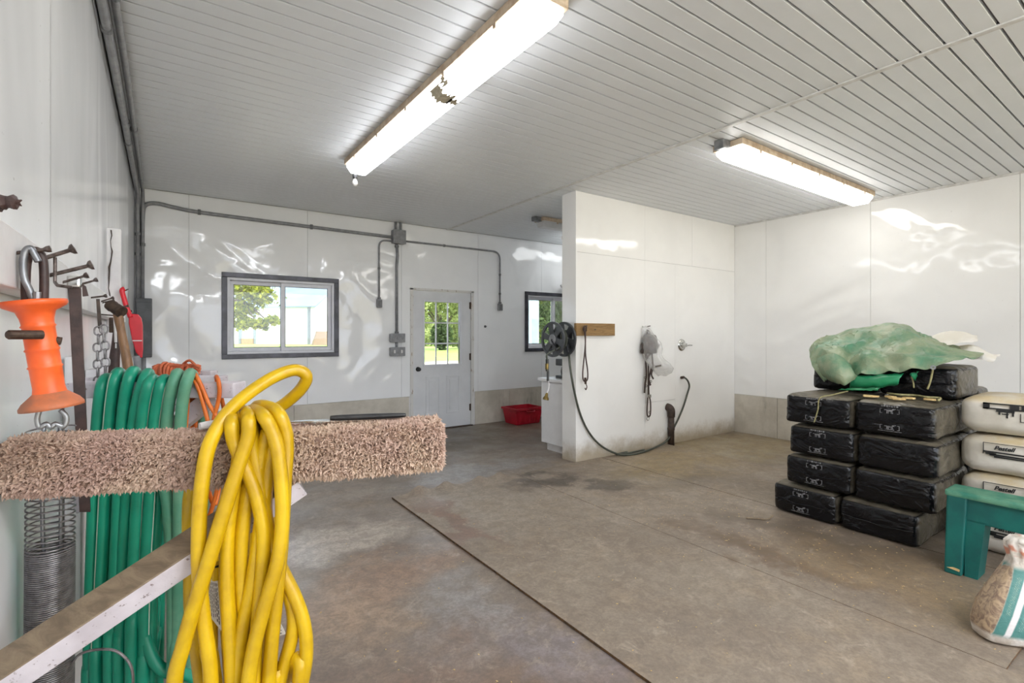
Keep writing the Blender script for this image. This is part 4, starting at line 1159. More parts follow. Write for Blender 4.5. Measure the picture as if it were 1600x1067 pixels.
# looped leather lead with snap
ld = thing('lead_strap', hk, 'doubled brown leather lead with metal snap hanging from the wooden board', 'lead')
y_ = 3.875
lp_ = lambda px, py, dy=0: P(px, py, Y=y_+dy)
MB().tube(smooth_path([lp_(913, 511), lp_(914.5, 518), lp_(914.5, 540), lp_(912, 565), lp_(910.5, 582), lp_(911, 592), lp_(914, 596), lp_(918, 592), lp_(918, 578), lp_(915, 555), lp_(914.5, 530), lp_(913, 516), lp_(912, 511)], 6), 0.0075, 6).build('strap', M['leather'], ld, smooth=True)
rg = MB(); c0 = lp_(914, 514, -0.008)
rg.tube([c0 + V(math.cos(i*0.5236)*0.024, 0, math.sin(i*0.5236)*0.034) for i in range(12)], 0.006, 6, closed=True); rg.build('ring', M['rust'], ld, smooth=True)
MB().tube([lp_(914.5, 590), lp_(915, 600)], 0.012, 8).tube(smooth_path([lp_(915, 599), lp_(917, 604), lp_(915.5, 609), lp_(914, 606)], 4), 0.005, 6).build('snap', M['rust'], ld)

# clear plastic bag with halters hung on the partition
hb_ = P(1014, 513, Y=YP0-0.03)
pb = thing('plastic_bag', hb_, 'clear plastic bag pulled over gear hung on the partition', 'bag')
def bag_ring(px0, px1, py, depth, n=18, seed=0):
    a, b_ = P(px0, py, Y=YP0-0.06), P(px1, py, Y=YP0-0.06); c = (a+b_)/2; w = (b_-a).length/2; out = []
    for k in range(n):
        t = 2*math.pi*k/n; q = 1 + 0.16*mnoise.noise(V(math.cos(t)*2, math.sin(t)*2, py*0.05+seed))
        out.append(V(c.x+math.cos(t)*w*q, YP0-0.008-depth*(0.5-0.5*math.sin(t))*q, c.z + 0.006*math.sin(3*t+py)))
    return out
rings = [bag_ring(1008, 1014, 509.5, 0.03), bag_ring(1006, 1018, 514, 0.06), bag_ring(1005.5, 1022, 525, 0.10), bag_ring(1004, 1029, 535, 0.14), bag_ring(1003, 1031, 545, 0.15), bag_ring(1004, 1030, 555, 0.15),
         bag_ring(1007, 1034, 562, 0.16), bag_ring(1011, 1042, 569, 0.16), bag_ring(1018, 1048, 576, 0.13), bag_ring(1026, 1049, 583, 0.08), bag_ring(1032, 1046, 587, 0.05)]
mb = MB(); vs = [p for r in rings for p in r]; n = 18; fs = [tuple(range(n))]
for i in range(len(rings)-1):
    for k in range(n): fs.append((i*n+k, i*n+(k+1) % n, (i+1)*n+(k+1) % n, (i+1)*n+k))
mb.add(vs, fs).build('film', M['bag'], pb, smooth=True)
ht = thing('halter', P(1014, 520, Y=YP0-0.04), 'dark leather halter and straps hanging out of the clear bag', 'halter')
q = lambda px, py, dy=0.0: P(px, py, Y=YP0-0.045+dy)
def strap(name, pts, w=0.012, th=0.003, m='leather_black', parent=ht):
    pts = smooth_path(pts, 6); mb = MB(); vs = []
    for i, p in enumerate(pts):
        d = pts[min(i+1, len(pts)-1)] - pts[max(i-1, 0)]
        s = d.cross(V(0, 1, 0)); s = s.normalized()*w if s.length > 1e-6 else V(w, 0, 0)
        vs += [p-s+V(0, -th, 0), p+s+V(0, -th, 0), p+s+V(0, th, 0), p-s+V(0, th, 0)]
    fs = []
    for i in range(len(pts)-1):
        for k in range(4): fs.append((i*4+k, i*4+(k+1) % 4, (i+1)*4+(k+1) % 4, (i+1)*4+k))
    fs += [(3,2,1,0), tuple((len(pts)-1)*4+k for k in range(4))]
    return mb.add(vs, fs).build(name, M[m], parent)
strap('strap', [q(1012, 515), q(1010, 535), q(1009, 560), q(1010, 585), q(1008, 600), q(1007, 614)], 0.013)
mb = MB()
vs, fs = soft_block(tuple(q(1009.5, 553, -0.045)), tuple(q(1021, 524, 0.02)), 5, 0.02, 0.05, 0.03)
mb.add(vs, fs).build('rolled_straps', M['leather_black'], ht, smooth=True)
strap('strap', [q(1014, 516), q(1018, 530), q(1021, 545), q(1014, 555), q(1009, 562)], 0.012, m='leather')
strap('strap', [q(1011, 518), q(1017, 540), q(1020, 570), q(1018, 585, -0.01), q(1021, 592, -0.02)], 0.010)
strap('strap', [q(1013, 568), q(1013, 595), q(1012.5, 615), q(1011, 640), q(1012, 650), q(1016, 648), q(1016.5, 630), q(1014, 615), q(1013.5, 600)], 0.009)
strap('strap', [q(1018, 575, -0.01), q(1014, 592, -0.012), q(1016.5, 602, -0.012)], 0.012, m='leather')
strap('strap', [q(1024, 573, -0.03), q(1029, 572, -0.05), q(1033, 571, -0.06)], 0.012)
MB().bbox(tuple(q(1011, 621) - V(0.002, 0.014, 0)), tuple(q(1016, 616) + V(0.002, 0.004, 0)), 0.003).build('buckle', M['chrome'], ht)
rg = MB(); c0 = q(1012.5, 654); rg.tube([c0 + V(math.cos(i*0.5236)*0.020, 0, math.sin(i*0.5236)*0.020) for i in range(12)], 0.004, 6, closed=True); rg.build('ring', M['chrome'], ht, smooth=True)
for (a, b_) in ((1008, 590), (1010, 603), (1017, 596), (1015, 644)):
    c0 = q(a, b_, -0.008); rg = MB(); rg.tube([c0 + V(math.cos(i*0.785)*0.015, 0, math.sin(i*0.785)*0.012) for i in range(8)], 0.003, 6, closed=True); rg.build('buckle', M['rust'], ht)
MB().tube([V(hb_.x, YP0+0.002, hb_.z+0.02), V(hb_.x, YP0-0.05, hb_.z+0.03)], 0.005, 8).build('nail', M['nail'], ht)

# mixing valve
mv = P(1065, 539, Y=YP0)
vr = thing('shower_valve', mv, 'round chrome shower valve with lever on the partition', 'valve')
MB().lathe([(0.0, -0.014), (0.05, -0.014), (0.072, -0.006), (0.075, 0.0)], (mv.x, YP0-0.001, mv.z), (0, 1, 0), 28).build('plate', M['chrome'], vr, smooth=True)
MB().lathe([(0.0, -0.075), (0.024, -0.072), (0.027, -0.03), (0.034, -0.012)], (mv.x, YP0, mv.z), (0, 1, 0), 18).build('body', M['chrome'], vr, angle=40)
MB().tube([(mv.x, YP0-0.062, mv.z), (mv.x+0.11, YP0-0.075, mv.z-0.004)], [0.011, 0.008], 10).build('lever', M['chrome'], vr, smooth=True)
# drain pipe stub
dp = P(1044, 640, Y=YP0)
dr = thing('drain_pipe', (dp.x, YP0, 0), 'short black drain pipe rising from the floor at the partition', 'pipe')
zt = P(1044, 640, Y=YP0-0.03).z
MB().tube([(dp.x, YP0-0.045, 0.0), (dp.x, YP0-0.045, zt-0.03)], 0.038, 16).build('pipe', M['leather_black'], dr, smooth=True)
MB().tube(smooth_path([(dp.x, YP0-0.045, zt-0.09), (dp.x, YP0-0.046, zt-0.015), (dp.x-0.012, YP0-0.03, zt+0.02), (dp.x-0.02, YP0+0.004, zt+0.03)], 5), 0.046, 16).build('elbow', M['leather_black'], dr, smooth=True)
MB().tube([(dp.x, YP0-0.045, 0.19), (dp.x, YP0-0.045, 0.215)], 0.043, 16).build('collar', M['leather_black'], dr)

# ------------------------------------------------------------------ bales
def text_part(body, size, loc, rot, m, parent, shear=0.0, name='lettering', bold=0.0):
    cu = bpy.data.curves.new(name, 'FONT'); cu.body = body; cu.size = size; cu.shear = shear; cu.extrude = 0.0012; cu.offset = bold
    cu.align_x = 'CENTER'; cu.align_y = 'CENTER'
    tmp = bpy.data.objects.new(name, cu); C.objects.link(tmp)
    me = bpy.data.meshes.new_from_object(tmp.evaluated_get(bpy.context.evaluated_depsgraph_get()))
    bpy.data.objects.remove(tmp); bpy.data.curves.remove(cu); me.materials.clear(); me.materials.append(m)
    o = bpy.data.objects.new(name, me); C.objects.link(o)
    o.parent = parent; mi = Matrix.Translation(Vector(parent.location)).inverted() if parent.parent is None else Matrix()
    o.matrix_parent_inverse = mi; o.location = loc; o.rotation_euler = rot
    return o
def bale(x0, y0, z0, label, seed, dx=0.72, dy=0.442, dz=0.216, prints=True, upside=False, group='black plastic wrapped bales'):
    root = thing('wrapped_bale', (x0+dx/2, y0+dy/2, z0), label, 'bale', group)
    vs, fs = soft_block((x0, y0, z0), (x0+dx, y0+dy, z0+dz), seed, 0.011, 0.008, 0.034)
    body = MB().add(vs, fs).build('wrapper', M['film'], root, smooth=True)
    # welded seam that runs round the middle
    rnd = random.Random(seed)
    zs = z0+dz*0.5; pts = []
    for k in range(25):
        f = k/24; y = y0+dy-0.02-(dy-0.04)*f
        pts.append((x0-0.010-0.004*math.sin(f*math.pi)-0.002*rnd.random(), y, zs+0.012*mnoise.noise(V(f*4, seed, 0))-0.012*math.sin(math.pi*f)))
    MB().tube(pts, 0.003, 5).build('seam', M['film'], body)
    if prints:
        for zz, big in ((z0+dz*0.76, 1), (z0+dz*0.27, 0)):
            ym = y0+dy*0.53; pm = MB(); X = x0-0.0135
            def q(dy_, dz_, w, h): pm.box((X-0.001, ym-dy_-w/2, zz+dz_-h/2), (X+0.002, ym-dy_+w/2, zz+dz_+h/2))
            # running horse mark: body, neck, head, legs, tail between two brackets
            q(0, 0.004, 0.034, 0.010); q(0.020, 0.012, 0.012, 0.008); q(0.028, 0.016, 0.012, 0.006); q(-0.022, 0.008, 0.014, 0.004)
            for dl in (-0.014, -0.006, 0.010, 0.017): q(dl, -0.008, 0.004, 0.014)
            for s in (-1, 1):
                q(s*0.052, 0.0, 0.003, 0.028); q(s*0.047, 0.014, 0.012, 0.003); q(s*0.047, -0.014, 0.012, 0.003)
            if big:
                for k in range(7): q(-0.042+0.014*k, 0.032, 0.009, 0.007 if k % 2 else 0.010)
            else:
                q(0, -0.024, 0.13, 0.0025); q(0, -0.014, 0.05, 0.004)
            pm.build('printed_mark', M['ink_white'], root)
    return root
FX = 3.885; H_ = 0.230
B = [(FX+0.00, 1.562, 0, 'left bale of the bottom row in the black bale stack', 1), (FX+0.00, 1.100, 0, 'right bale of the bottom row in the black bale stack', 2),
     (FX+0.01, 1.472, 1, 'left bale of the second row from the floor in the black stack', 3), (FX+0.005, 1.012, 1, 'right bale of the second row from the floor in the black stack', 4),
     (FX+0.015, 1.452, 2, 'left bale of the third row from the floor in the black stack', 5), (FX+0.00, 0.996, 2, 'right bale of the third row from the floor in the black stack', 6),
     (FX+0.00, 1.474, 3, 'left bale of the fourth row, just below the green tarp', 7), (FX+0.01, 1.012, 3, 'right bale of the fourth row with shavings on top, below the tarp', 8)]
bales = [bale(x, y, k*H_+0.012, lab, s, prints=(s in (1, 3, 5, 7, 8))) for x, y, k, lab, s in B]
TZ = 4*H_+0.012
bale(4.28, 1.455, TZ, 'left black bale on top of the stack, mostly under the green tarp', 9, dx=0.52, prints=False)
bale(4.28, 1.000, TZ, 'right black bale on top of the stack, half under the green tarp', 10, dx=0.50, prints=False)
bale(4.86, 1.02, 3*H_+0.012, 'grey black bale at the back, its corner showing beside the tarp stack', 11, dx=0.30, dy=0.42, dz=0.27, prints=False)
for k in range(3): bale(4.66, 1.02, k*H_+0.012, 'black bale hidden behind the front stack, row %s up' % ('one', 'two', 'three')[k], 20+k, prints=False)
# loose shavings lying on the top bales
for i, (x, y, w) in enumerate(((4.02, 1.40, 0.05), (4.00, 1.24, 0.045), (4.10, 1.20, 0.035), (4.12, 1.10, 0.03), (4.08, 1.30, 0.03))):
    rnd = random.Random(60+i); mb = MB(); z = 4*H_+0.016
    pts = [V(x+math.cos(k*0.9)*w*rnd.uniform(0.5, 1), y+math.sin(k*0.9)*w*rnd.uniform(0.7, 1.3), z) for k in range(7)]
    mb.prism(pts, (0, 0, 0.010))
    tag(mb.build('wood_chip', M['dust']), ('pale shavings clump at the left front of the topmost front bale', 'pale shavings clump in the middle of the topmost front bale', 'small shavings clump near the tarp edge', 'small shavings clump at the right of the topmost front bale', 'small shavings clump between the larger two on the front bale')[i], 'shavings', 'shavings clumps on the bale')
# twine
def twine(label, pts, r=0.004):
    tag(MB().tube(smooth_path(pts, 6), r, 6).build('twine', M['twine'], None, smooth=True), label, 'twine', 'loose twine on the bales')
zt_ = 4*H_+0.02
twine('slack twine over the front of the top left black bale', [P(1325, 611, X=4.05), P(1300, 617, X=3.95), P(1281, 622, X=3.862), P(1278, 640, X=3.858), P(1272, 660, X=3.86)], 0.0045)
twine('frayed yellow twine lying on the top right black bale', [(4.20, 1.36, zt_+0.012), (4.14, 1.28, zt_+0.014), (4.20, 1.20, zt_+0.012), (4.13, 1.12, zt_+0.014), (4.16, 1.06, zt_+0.012), (4.05, 1.04, zt_+0.008)], 0.008)
twine('twine hanging from the tarp eyelet', [P(1458, 574, X=4.235), P(1456, 585, X=4.23), P(1453, 598, X=4.22), P(1449, 608, X=4.20)], 0.006)
twine('twine tail hanging below the tarp beside the eyelet', [P(1424, 588, X=4.24), P(1427, 598, X=4.23), P(1428, 606, X=4.21)], 0.005)

# ------------------------------------------------------------------ green tarp thrown over the top bales
def tarp():
    root = thing('tarp', (4.55, 1.45, TZ+0.23), 'crumpled green tarp thrown over the top bales', 'tarp')
    # lines of points, each taken from the photograph's folds at a depth on the bales (px, py, X)
    rows = [
        [(1264,548,4.72),(1268,538,4.74),(1285,527,4.78),(1320,518,4.82),(1360,511,4.84),(1395,507,4.85),(1420,511,4.85),(1445,522,4.84),(1470,534,4.84),(1500,543,4.83),(1535,552,4.82)],
        [(1265,552,4.52),(1270,540,4.54),(1290,530,4.56),(1325,524,4.58),(1362,519,4.60),(1395,515,4.60),(1420,519,4.60),(1446,530,4.60),(1472,540,4.60),(1502,549,4.60),(1537,555,4.62)],
        [(1265,558,4.38),(1272,545,4.40),(1300,536,4.44),(1330,536,4.46),(1368,534,4.48),(1398,531,4.48),(1422,534,4.46),(1448,543,4.44),(1474,549,4.46),(1504,553,4.50),(1534,557,4.52)],
        [(1267,566,4.28),(1276,553,4.30),(1305,546,4.30),(1330,549,4.37),(1356,549,4.33),(1384,549,4.36),(1414,549,4.34),(1446,554,4.34),(1474,557,4.36),(1502,557,4.40),(1522,559,4.42)],
        [(1270,574,4.23),(1284,566,4.25),(1312,562,4.21),(1328,566,4.28),(1352,556,4.24),(1380,560,4.28),(1410,556,4.24),(1442,562,4.25),(1468,563,4.26),(1492,561,4.30),(1510,561,4.34)],
        [(1277,586,4.22),(1290,578,4.20),(1318,578,4.18),(1332,583,4.25),(1356,570,4.20),(1384,572,4.23),(1410,568,4.20),(1438,571,4.22),(1460,570,4.23),(1480,566,4.25),(1496,564,4.28)],
        [(1288,598,4.22),(1300,594,4.17),(1322,592,4.16),(1336,588,4.20),(1352,584,4.15),(1382,584,4.20),(1408,580,4.17),(1432,578,4.19),(1452,576,4.20),(1470,571,4.22),(1484,568,4.26)],
    ]
    pts = [[P(px, py, X=x) for px, py, x in r] for r in rows]
    # refine by cubic interpolation both ways
    cols = [smooth_path([pts[j][i] for j in range(len(rows))], 5) for i in range(len(rows[0]))]
    grid = [smooth_path([cols[i][j] for i in range(len(cols))], 6) for j in range(len(cols[0]))]
    nj, ni = len(grid), len(grid[0]); vs = []
    for j in range(nj):
        for i in range(ni):
            p = grid[j][i].copy(); k = mnoise.noise(V(p.x*9, p.y*11, p.z*9)); k2 = abs(mnoise.noise(V(p.x*15+4, p.y*17, p.z*15)))
            k3 = abs(mnoise.noise(V(p.x*6+9, p.y*5+2, p.z*7))); p += V(-0.6, -0.2, 0.7)*(0.012*k + 0.018*(0.3-k2) + 0.075*(0.3-k3)); vs.append(p)
    jr = random.Random(12); fs = []
    for j in range(nj):
        for i in range(ni):
            if 0 < i < ni-1 and 0 < j < nj-1:
                a_ = vs[j*ni+i+1] - vs[j*ni+i-1]; b_ = vs[(j+1)*ni+i] - vs[(j-1)*ni+i]
                vs[j*ni+i] = vs[j*ni+i] + a_*jr.uniform(-0.2, 0.2) + b_*jr.uniform(-0.2, 0.2)
    for j in range(nj-1):
        for i in range(ni-1):
            a_, b_, c_, d_ = j*ni+i, j*ni+i+1, (j+1)*ni+i+1, (j+1)*ni+i
            fs += [(a_, b_, c_), (a_, c_, d_)] if jr.random() < 0.5 else [(a_, b_, d_), (b_, c_, d_)]
    o = MB().add(vs, fs).build('sheet', M['tarp'], root, angle=26)
    sd = o.modifiers.new('thickness', 'SOLIDIFY'); sd.thickness = 0.003
    # turned-back hem that shows the clean green side
    def flap(top, bot, name, m):
        a = smooth_path([P(*p[:2], X=p[2]) for p in top], 6); b_ = smooth_path([P(*p[:2], X=p[2]) for p in bot], 6)
        n = len(a); vs = []
        for f in (0, 0.25, 0.5, 0.75, 1):
            for i in range(n):
                p = a[i].lerp(b_[i], f) + V(-0.03*math.sin(f*math.pi), 0, 0.012*mnoise.noise(V(i*0.4, f*3, 2))); vs.append(p)
        fs = [(j*n+i, j*n+i+1, (j+1)*n+i+1, (j+1)*n+i) for j in range(4) for i in range(n-1)]
        f_ = MB().add(vs, fs).build(name, m, root, smooth=True)
        s = f_.modifiers.new('thickness', 'SOLIDIFY'); s.thickness = 0.003
    flap([(1335, 586, 4.20), (1365, 586, 4.19), (1390, 585, 4.19), (1412, 583, 4.20)], [(1328, 606, 4.20), (1350, 606, 4.17), (1378, 605, 4.17), (1404, 600, 4.20)], 'hem_fold', M['tarp_green'])
    flap([(1277, 560, 4.20), (1296, 552, 4.17), (1312, 556, 4.17), (1330, 570, 4.20)], [(1288, 590, 4.21), (1306, 598, 4.13), (1322, 601, 4.12), (1340, 588, 4.19)], 'side_fold', M['tarp'])
    flap([(1423, 582, 4.21), (1430, 581, 4.21), (1436, 580, 4.21)], [(1425, 588, 4.22), (1430, 595, 4.22), (1434, 586, 4.22)], 'hem_corner', M['tarp_green'])
    flap([(1326, 606, 4.12), (1350, 606, 4.10), (1376, 606, 4.08)], [(1310, 609, 4.06), (1345, 610, 4.04), (1372, 610, 4.05)], 'trailing_edge', M['tarp_green'])
    ey = P(1458, 574, X=4.195); d = ray(1458, 574).normalized()
    MB().lathe([(0.006, 0.003), (0.015, 0.003), (0.015, -0.003), (0.006, -0.003)], ey, d, 16, 0, True).build('eyelet', M['galv'], root)
tarp()
# empty paper sacks lying behind the tarp
def sack(name, label, quad, th, seed, m):
    a, b_, c, d = [Vector(p) for p in quad]; n = 10; vs = []; rnd = random.Random(seed)
    for side in (0, 1):
        for j in range(n+1):
            for i in range(n+1):
                u, v = i/n, j/n; p = (a*(1-u)+b_*u)*(1-v) + (d*(1-u)+c*u)*v
                e = math.sin(u*math.pi)*math.sin(v*math.pi)
                p = p + V(0, 0, 0.028*mnoise.noise(V(u*3+seed, v*3, 1)) + (th*e if side else 0)); vs.append(p)
    W = n+1; fs = []
    for s in (0, 1):
        o = s*W*W
        for j in range(n):
            for i in range(n): fs.append((o+j*W+i, o+j*W+i+1, o+(j+1)*W+i+1, o+(j+1)*W+i))
    root = MB().add(vs, fs).build(name, m, None, angle=50)
    return tag(root, label, 'sack', 'empty white sacks on the bales')
sack('paper_sack', 'upper empty white paper sack sticking out behind the tarp', [P(1440, 542, X=4.70), P(1528, 533, X=4.62), P(1527, 524, X=4.92), P(1450, 527, X=4.98)], 0.06, 1, M['paper'])
sack('paper_sack', 'lower empty white paper sack with drooping corner behind the tarp', [P(1480, 553, X=4.66), P(1552, 566, X=4.56), P(1563, 553, X=4.80), P(1490, 540, X=4.90)], 0.05, 2, M['paper'])

# ------------------------------------------------------------------ white printed bags
def white_bag(y0, k, label, seed, flip=False, dy=0.78):
    x0, dx, dz = 4.20, 0.46, 0.228; z0 = 0.012 + k*0.246
    root = thing('bedding_bag', (x0+dx/2, y0+dy/2, z0), label, 'bag', 'white bedding bags stacked beside the bales')
    vs, fs = soft_block((x0, y0, z0), (x0+dx, y0+dy, z0+dz), seed, 0.016, 0.005, 0.07)
    MB().add(vs, fs).build('wrapper', M['white_film'], root, smooth=True)
    X = x0-0.0195; yl = y0+dy-0.115; zc_ = z0+dz*0.5
    sgn = -1 if flip else 1
    pr = MB()
    def bar(a, b_, c, d, m=0):           # along the face: a..b from the left mark edge, c..d above the centre
        z_0, z_1 = sorted((zc_+sgn*c, zc_+sgn*d)); pr.box((X-0.001, yl-b_, z_0), (X+0.006, yl-a, z_1), m)
    L = 0.44
    if not flip:
        bar(0, L, 0.078, 0.081); bar(0, L, 0.022, 0.030); bar(0, 0.003, 0.012, 0.081); bar(L-0.003, L, 0.012, 0.081)
        bar(0.205, 0.2075, 0.03, 0.078); bar(0.185, 0.1875, 0.03, 0.066); bar(0.235, 0.2375, 0.03, 0.066)
        bar(0.03, L, 0.004, 0.014); bar(0.05, L, -0.006, 0.002); bar(0.012, 0.06, 0.010, 0.020)
        for k2 in range(5): bar(0.26+0.03*k2, 0.275+0.03*k2, 0.030, 0.040+0.006*(k2 % 3))
        pr.build('printed_panel', M['ink'], root)
        text_part('Pestell', 0.034, (X-0.003, yl-0.095, zc_+0.054), (R(90), 0, R(-90)), M['ink'], root, 0.35, bold=0.0012)
    else:
        bar(0.0, L, -0.052, -0.044); bar(0.0, L, -0.082, -0.074); bar(0.0, 0.03, -0.082, -0.044); bar(0.12, 0.16, -0.074, -0.052)
        for k2 in range(8): bar(0.17+0.034*k2, 0.19+0.034*k2, -0.076, -0.050)
        bar(0.06, 0.14, -0.044, -0.030); bar(0.07, 0.078, -0.032, -0.014); bar(0.085, 0.115, -0.022, -0.016); bar(0.105, 0.112, -0.032, 0.004); bar(0.13, 0.138, -0.032, -0.010)
        bar(0.165, L, 0.018, 0.021); bar(0.165, 0.168, -0.03, 0.021); bar(0.185, L, -0.014, -0.008); bar(0.195, L, 0.002, 0.005)
        pr.build('printed_panel', M['ink'], root)
    return root
for k, lab in enumerate(('bottom white bedding bag behind the teal step', 'white printed bedding bag just above the teal step', 'second white printed bedding bag from the top', 'topmost white printed bedding bag with black machine print')):
    white_bag(0.19, k, lab, 31+k, flip=(k == 3))

# ------------------------------------------------------------------ teal plastic step
def step():
    x0, x1, y1, y0, zt, zo = 3.665, 3.84, 0.925, -0.12, 0.485, 0.32
    root = thing('mounting_step', ((x0+x1)/2, (y0+y1)/2, 0), 'teal plastic bench step with arched opening in front of white bags', 'step')
    def pier(ya, yb, flare):
        s = 0.022*flare
        mb = MB(); vs = [(x0-0.012, ya-s, 0.011), (x1, ya-s, 0.011), (x1, yb-s*0.4, 0.011), (x0-0.012, yb-s*0.4, 0.011), (x0, ya, zt-0.02), (x1, ya, zt-0.02), (x1, yb, zt-0.02), (x0, yb, zt-0.02)]
        mb.add(vs, [(0,3,2,1), (4,5,6,7), (0,1,5,4), (1,2,6,5), (2,3,7,6), (3,0,4,7)])
        o = mb.build('leg', M['teal'], root)
        bv = o.modifiers.new('edge', 'BEVEL'); bv.width = 0.010; bv.segments = 3
    pier(0.815, 0.905, -1); pier(y0+0.01, y0+0.10, 1)
    ap_ = MB().bbox((x0+0.018, y0+0.04, zo), (x1-0.005, 0.88, zt-0.015), 0.008)
    ap_.build('apron', M['teal'], root)
    sp = MB()
    sp.prism([(x0+0.018, 0.83, 0.011), (x0+0.018, 0.775, 0.011), (x0+0.018, 0.745, zo+0.01), (x0+0.018, 0.83, zo+0.01)], (x1-x0-0.03, 0, 0))
    sp.build('inner_web', M['teal'], root); sp = MB()
    sp.prism([(x0+0.018, -0.03, 0.011), (x0+0.018, 0.03, 0.011), (x0+0.018, 0.06, zo+0.01), (x0+0.018, -0.03, zo+0.01)], (x1-x0-0.03, 0, 0))
    sp.build('inner_web', M['teal'], root)
    MB().bbox((x0-0.006, y0, zt-0.035), (x1+0.006, 0.912, zt), 0.012).build('tread', M['teal_top'], root)
    rnd = random.Random(3)
    MB().prism([(x0-0.0155, 0.90, 0.045), (x0-0.0155, 0.845, 0.038), (x0-0.0155, 0.842, 0.050), (x0-0.0155, 0.87, 0.055)], (0.002, 0, 0.0)).build('scuff', M['dust'], root)
step()

# ------------------------------------------------------------------ feed bag
def feed_bag():
    base = V(3.068, 0.556, 0.014); root = thing('feed_bag', base, 'open teal and white feed bag slumped on the floor by the teal step', 'bag')
    right = V(CS, -SN, 0).normalized(); right = V(0.62, -0.78, 0); dep = V(0.78, 0.62, 0)
    # sections: height, half width, half depth, lean along the width
    sec = [(0.0, 0.085, 0.055, 0.0), (0.012, 0.105, 0.072, 0.0), (0.06, 0.118, 0.085, 0.004), (0.14, 0.112, 0.085, 0.022), (0.22, 0.103, 0.075, 0.048), (0.29, 0.092, 0.062, 0.074), (0.335, 0.080, 0.052, 0.092),
           (0.365, 0.078, 0.047, 0.098), (0.395, 0.092, 0.052, 0.104), (0.43, 0.100, 0.052, 0.112), (0.455, 0.088, 0.040, 0.122), (0.462, 0.03, 0.02, 0.125)]
    n = 40; vs = []; fs = []; mi = []
    for j, (z, w, d, l) in enumerate(sec):
        for k in range(n):
            t = 2*math.pi*k/n; e = 0.6
            cx = math.copysign(abs(math.cos(t))**e, math.cos(t)); sx = math.copysign(abs(math.sin(t))**e, math.sin(t))
            cr = 1 + (0.05 if z < 0.33 else 0.22)*mnoise.noise(V(cx*2.4, sx*2.4, z*9))
            p = base + right*(cx*w*cr + l) + dep*(sx*d*cr) + V(0, 0, z + (0.02*mnoise.noise(V(cx*3, sx*3, 5)) if z > 0.3 else 0))
            vs.append(p)
    for j in range(len(sec)-1):
        for k in range(n): fs.append((j*n+k, j*n+(k+1) % n, (j+1)*n+(k+1) % n, (j+1)*n+k))
    fs.append(tuple(range((len(sec)-1)*n, len(sec)*n))); fs.append(tuple(range(n-1, -1, -1)))
    m, nt, b = nodes('feed_bag_print'); co = obj_co(nt)
    # print laid on the bag: distance along its width and height in bag space
    sb = N(nt, 'ShaderNodeVectorMath', operation='SUBTRACT'); nt.links.new(co, sb.inputs[0]); sb.inputs[1].default_value = base
    dt = N(nt, 'ShaderNodeVectorMath', operation='DOT_PRODUCT'); nt.links.new(sb.outputs[0], dt.inputs[0]); dt.inputs[1].default_value = right
    sz = N(nt, 'ShaderNodeSeparateXYZ'); nt.links.new(sb.outputs[0], sz.inputs[0])
    u = math_(nt, 'SUBTRACT', dt.outputs['Value'], math_(nt, 'MULTIPLY', sz.outputs[2], 0.34)); z = sz.outputs[2]
    def band(v, a, b_, s=0.003):
        return math_(nt, 'MULTIPLY', maprange(nt, v, a-s, a+s), maprange(nt, v, b_-s, b_+s, 1.0, 0.0))
    col = _mix(nt, maprange(nt, noise(nt, co, 25, 4), 0.4, 0.6), srgb(232, 226, 218), srgb(206, 196, 184))
    body = band(z, 0.045, 0.335, 0.012)
    pic = _mix(nt, maprange(nt, noise(nt, co, 30, 3, 0.6, 1.5), 0.35, 0.65), srgb(186, 162, 132), srgb(134, 112, 96))
    pic2 = _mix(nt, maprange(nt, noise(nt, co, 60, 3, 0.6, 1.0), 0.45, 0.6), srgb(30, 24, 20), srgb(206, 140, 50))
    col = _mix(nt, math_(nt, 'MULTIPLY', body, band(u, -0.22, -0.100)), col, pic)
    col = _mix(nt, math_(nt, 'MULTIPLY', body, band(u, -0.100, 0.020)), col, srgb(78, 130, 124))
    col = _mix(nt, math_(nt, 'MULTIPLY', body, band(u, 0.020, 0.14)), col, pic2)
    col = _mix(nt, math_(nt, 'MULTIPLY', body, band(u, -0.064, -0.042)), col, srgb(222, 218, 216))
    # two columns of small unreadable lettering that runs along the bag
    bt = N(nt, 'ShaderNodeTexBrick'); mp = N(nt, 'ShaderNodeCombineXYZ')
    nt.links.new(z, mp.inputs[0]); nt.links.new(u, mp.inputs[1]); nt.links.new(mp.outputs[0], bt.inputs['Vector'])
    bt.inputs['Scale'].default_value = 60; bt.inputs['Color1'].default_value = (1,1,1,1); bt.inputs['Color2'].default_value = (0.2,0.2,0.2,1); bt.inputs['Mortar'].default_value = (0,0,0,1); bt.inputs['Mortar Size'].default_value = 0.09
    txt = math_(nt, 'MULTIPLY', math_(nt, 'MULTIPLY', bt.outputs[0], band(u, -0.030, -0.008)), band(z, 0.08, 0.30))
    col = _mix(nt, math_(nt, 'MULTIPLY', txt, 0.55), col, srgb(226, 232, 228))
    txt2 = math_(nt, 'MULTIPLY', math_(nt, 'MULTIPLY', bt.outputs[0], band(u, -0.088, -0.072)), band(z, 0.14, 0.30))
    col = _mix(nt, math_(nt, 'MULTIPLY', txt2, 0.5), col, srgb(232, 226, 190))
    rd = math_(nt, 'MULTIPLY', maprange(nt, noise(nt, co, 14, 2), 0.58, 0.66, 0, 0.8), maprange(nt, z, 0.34, 0.36))
    col = _mix(nt, rd, col, srgb(200, 110, 70))
    nt.links.new(col, b.inputs['Base Color']); b.inputs['Roughness'].default_value = 0.35
    bump(nt, b, noise(nt, co, 28, 4, 0.6, 1.0), 0.4, 0.01)
    MB().add(vs, fs).build('sack', m, root, smooth=True)
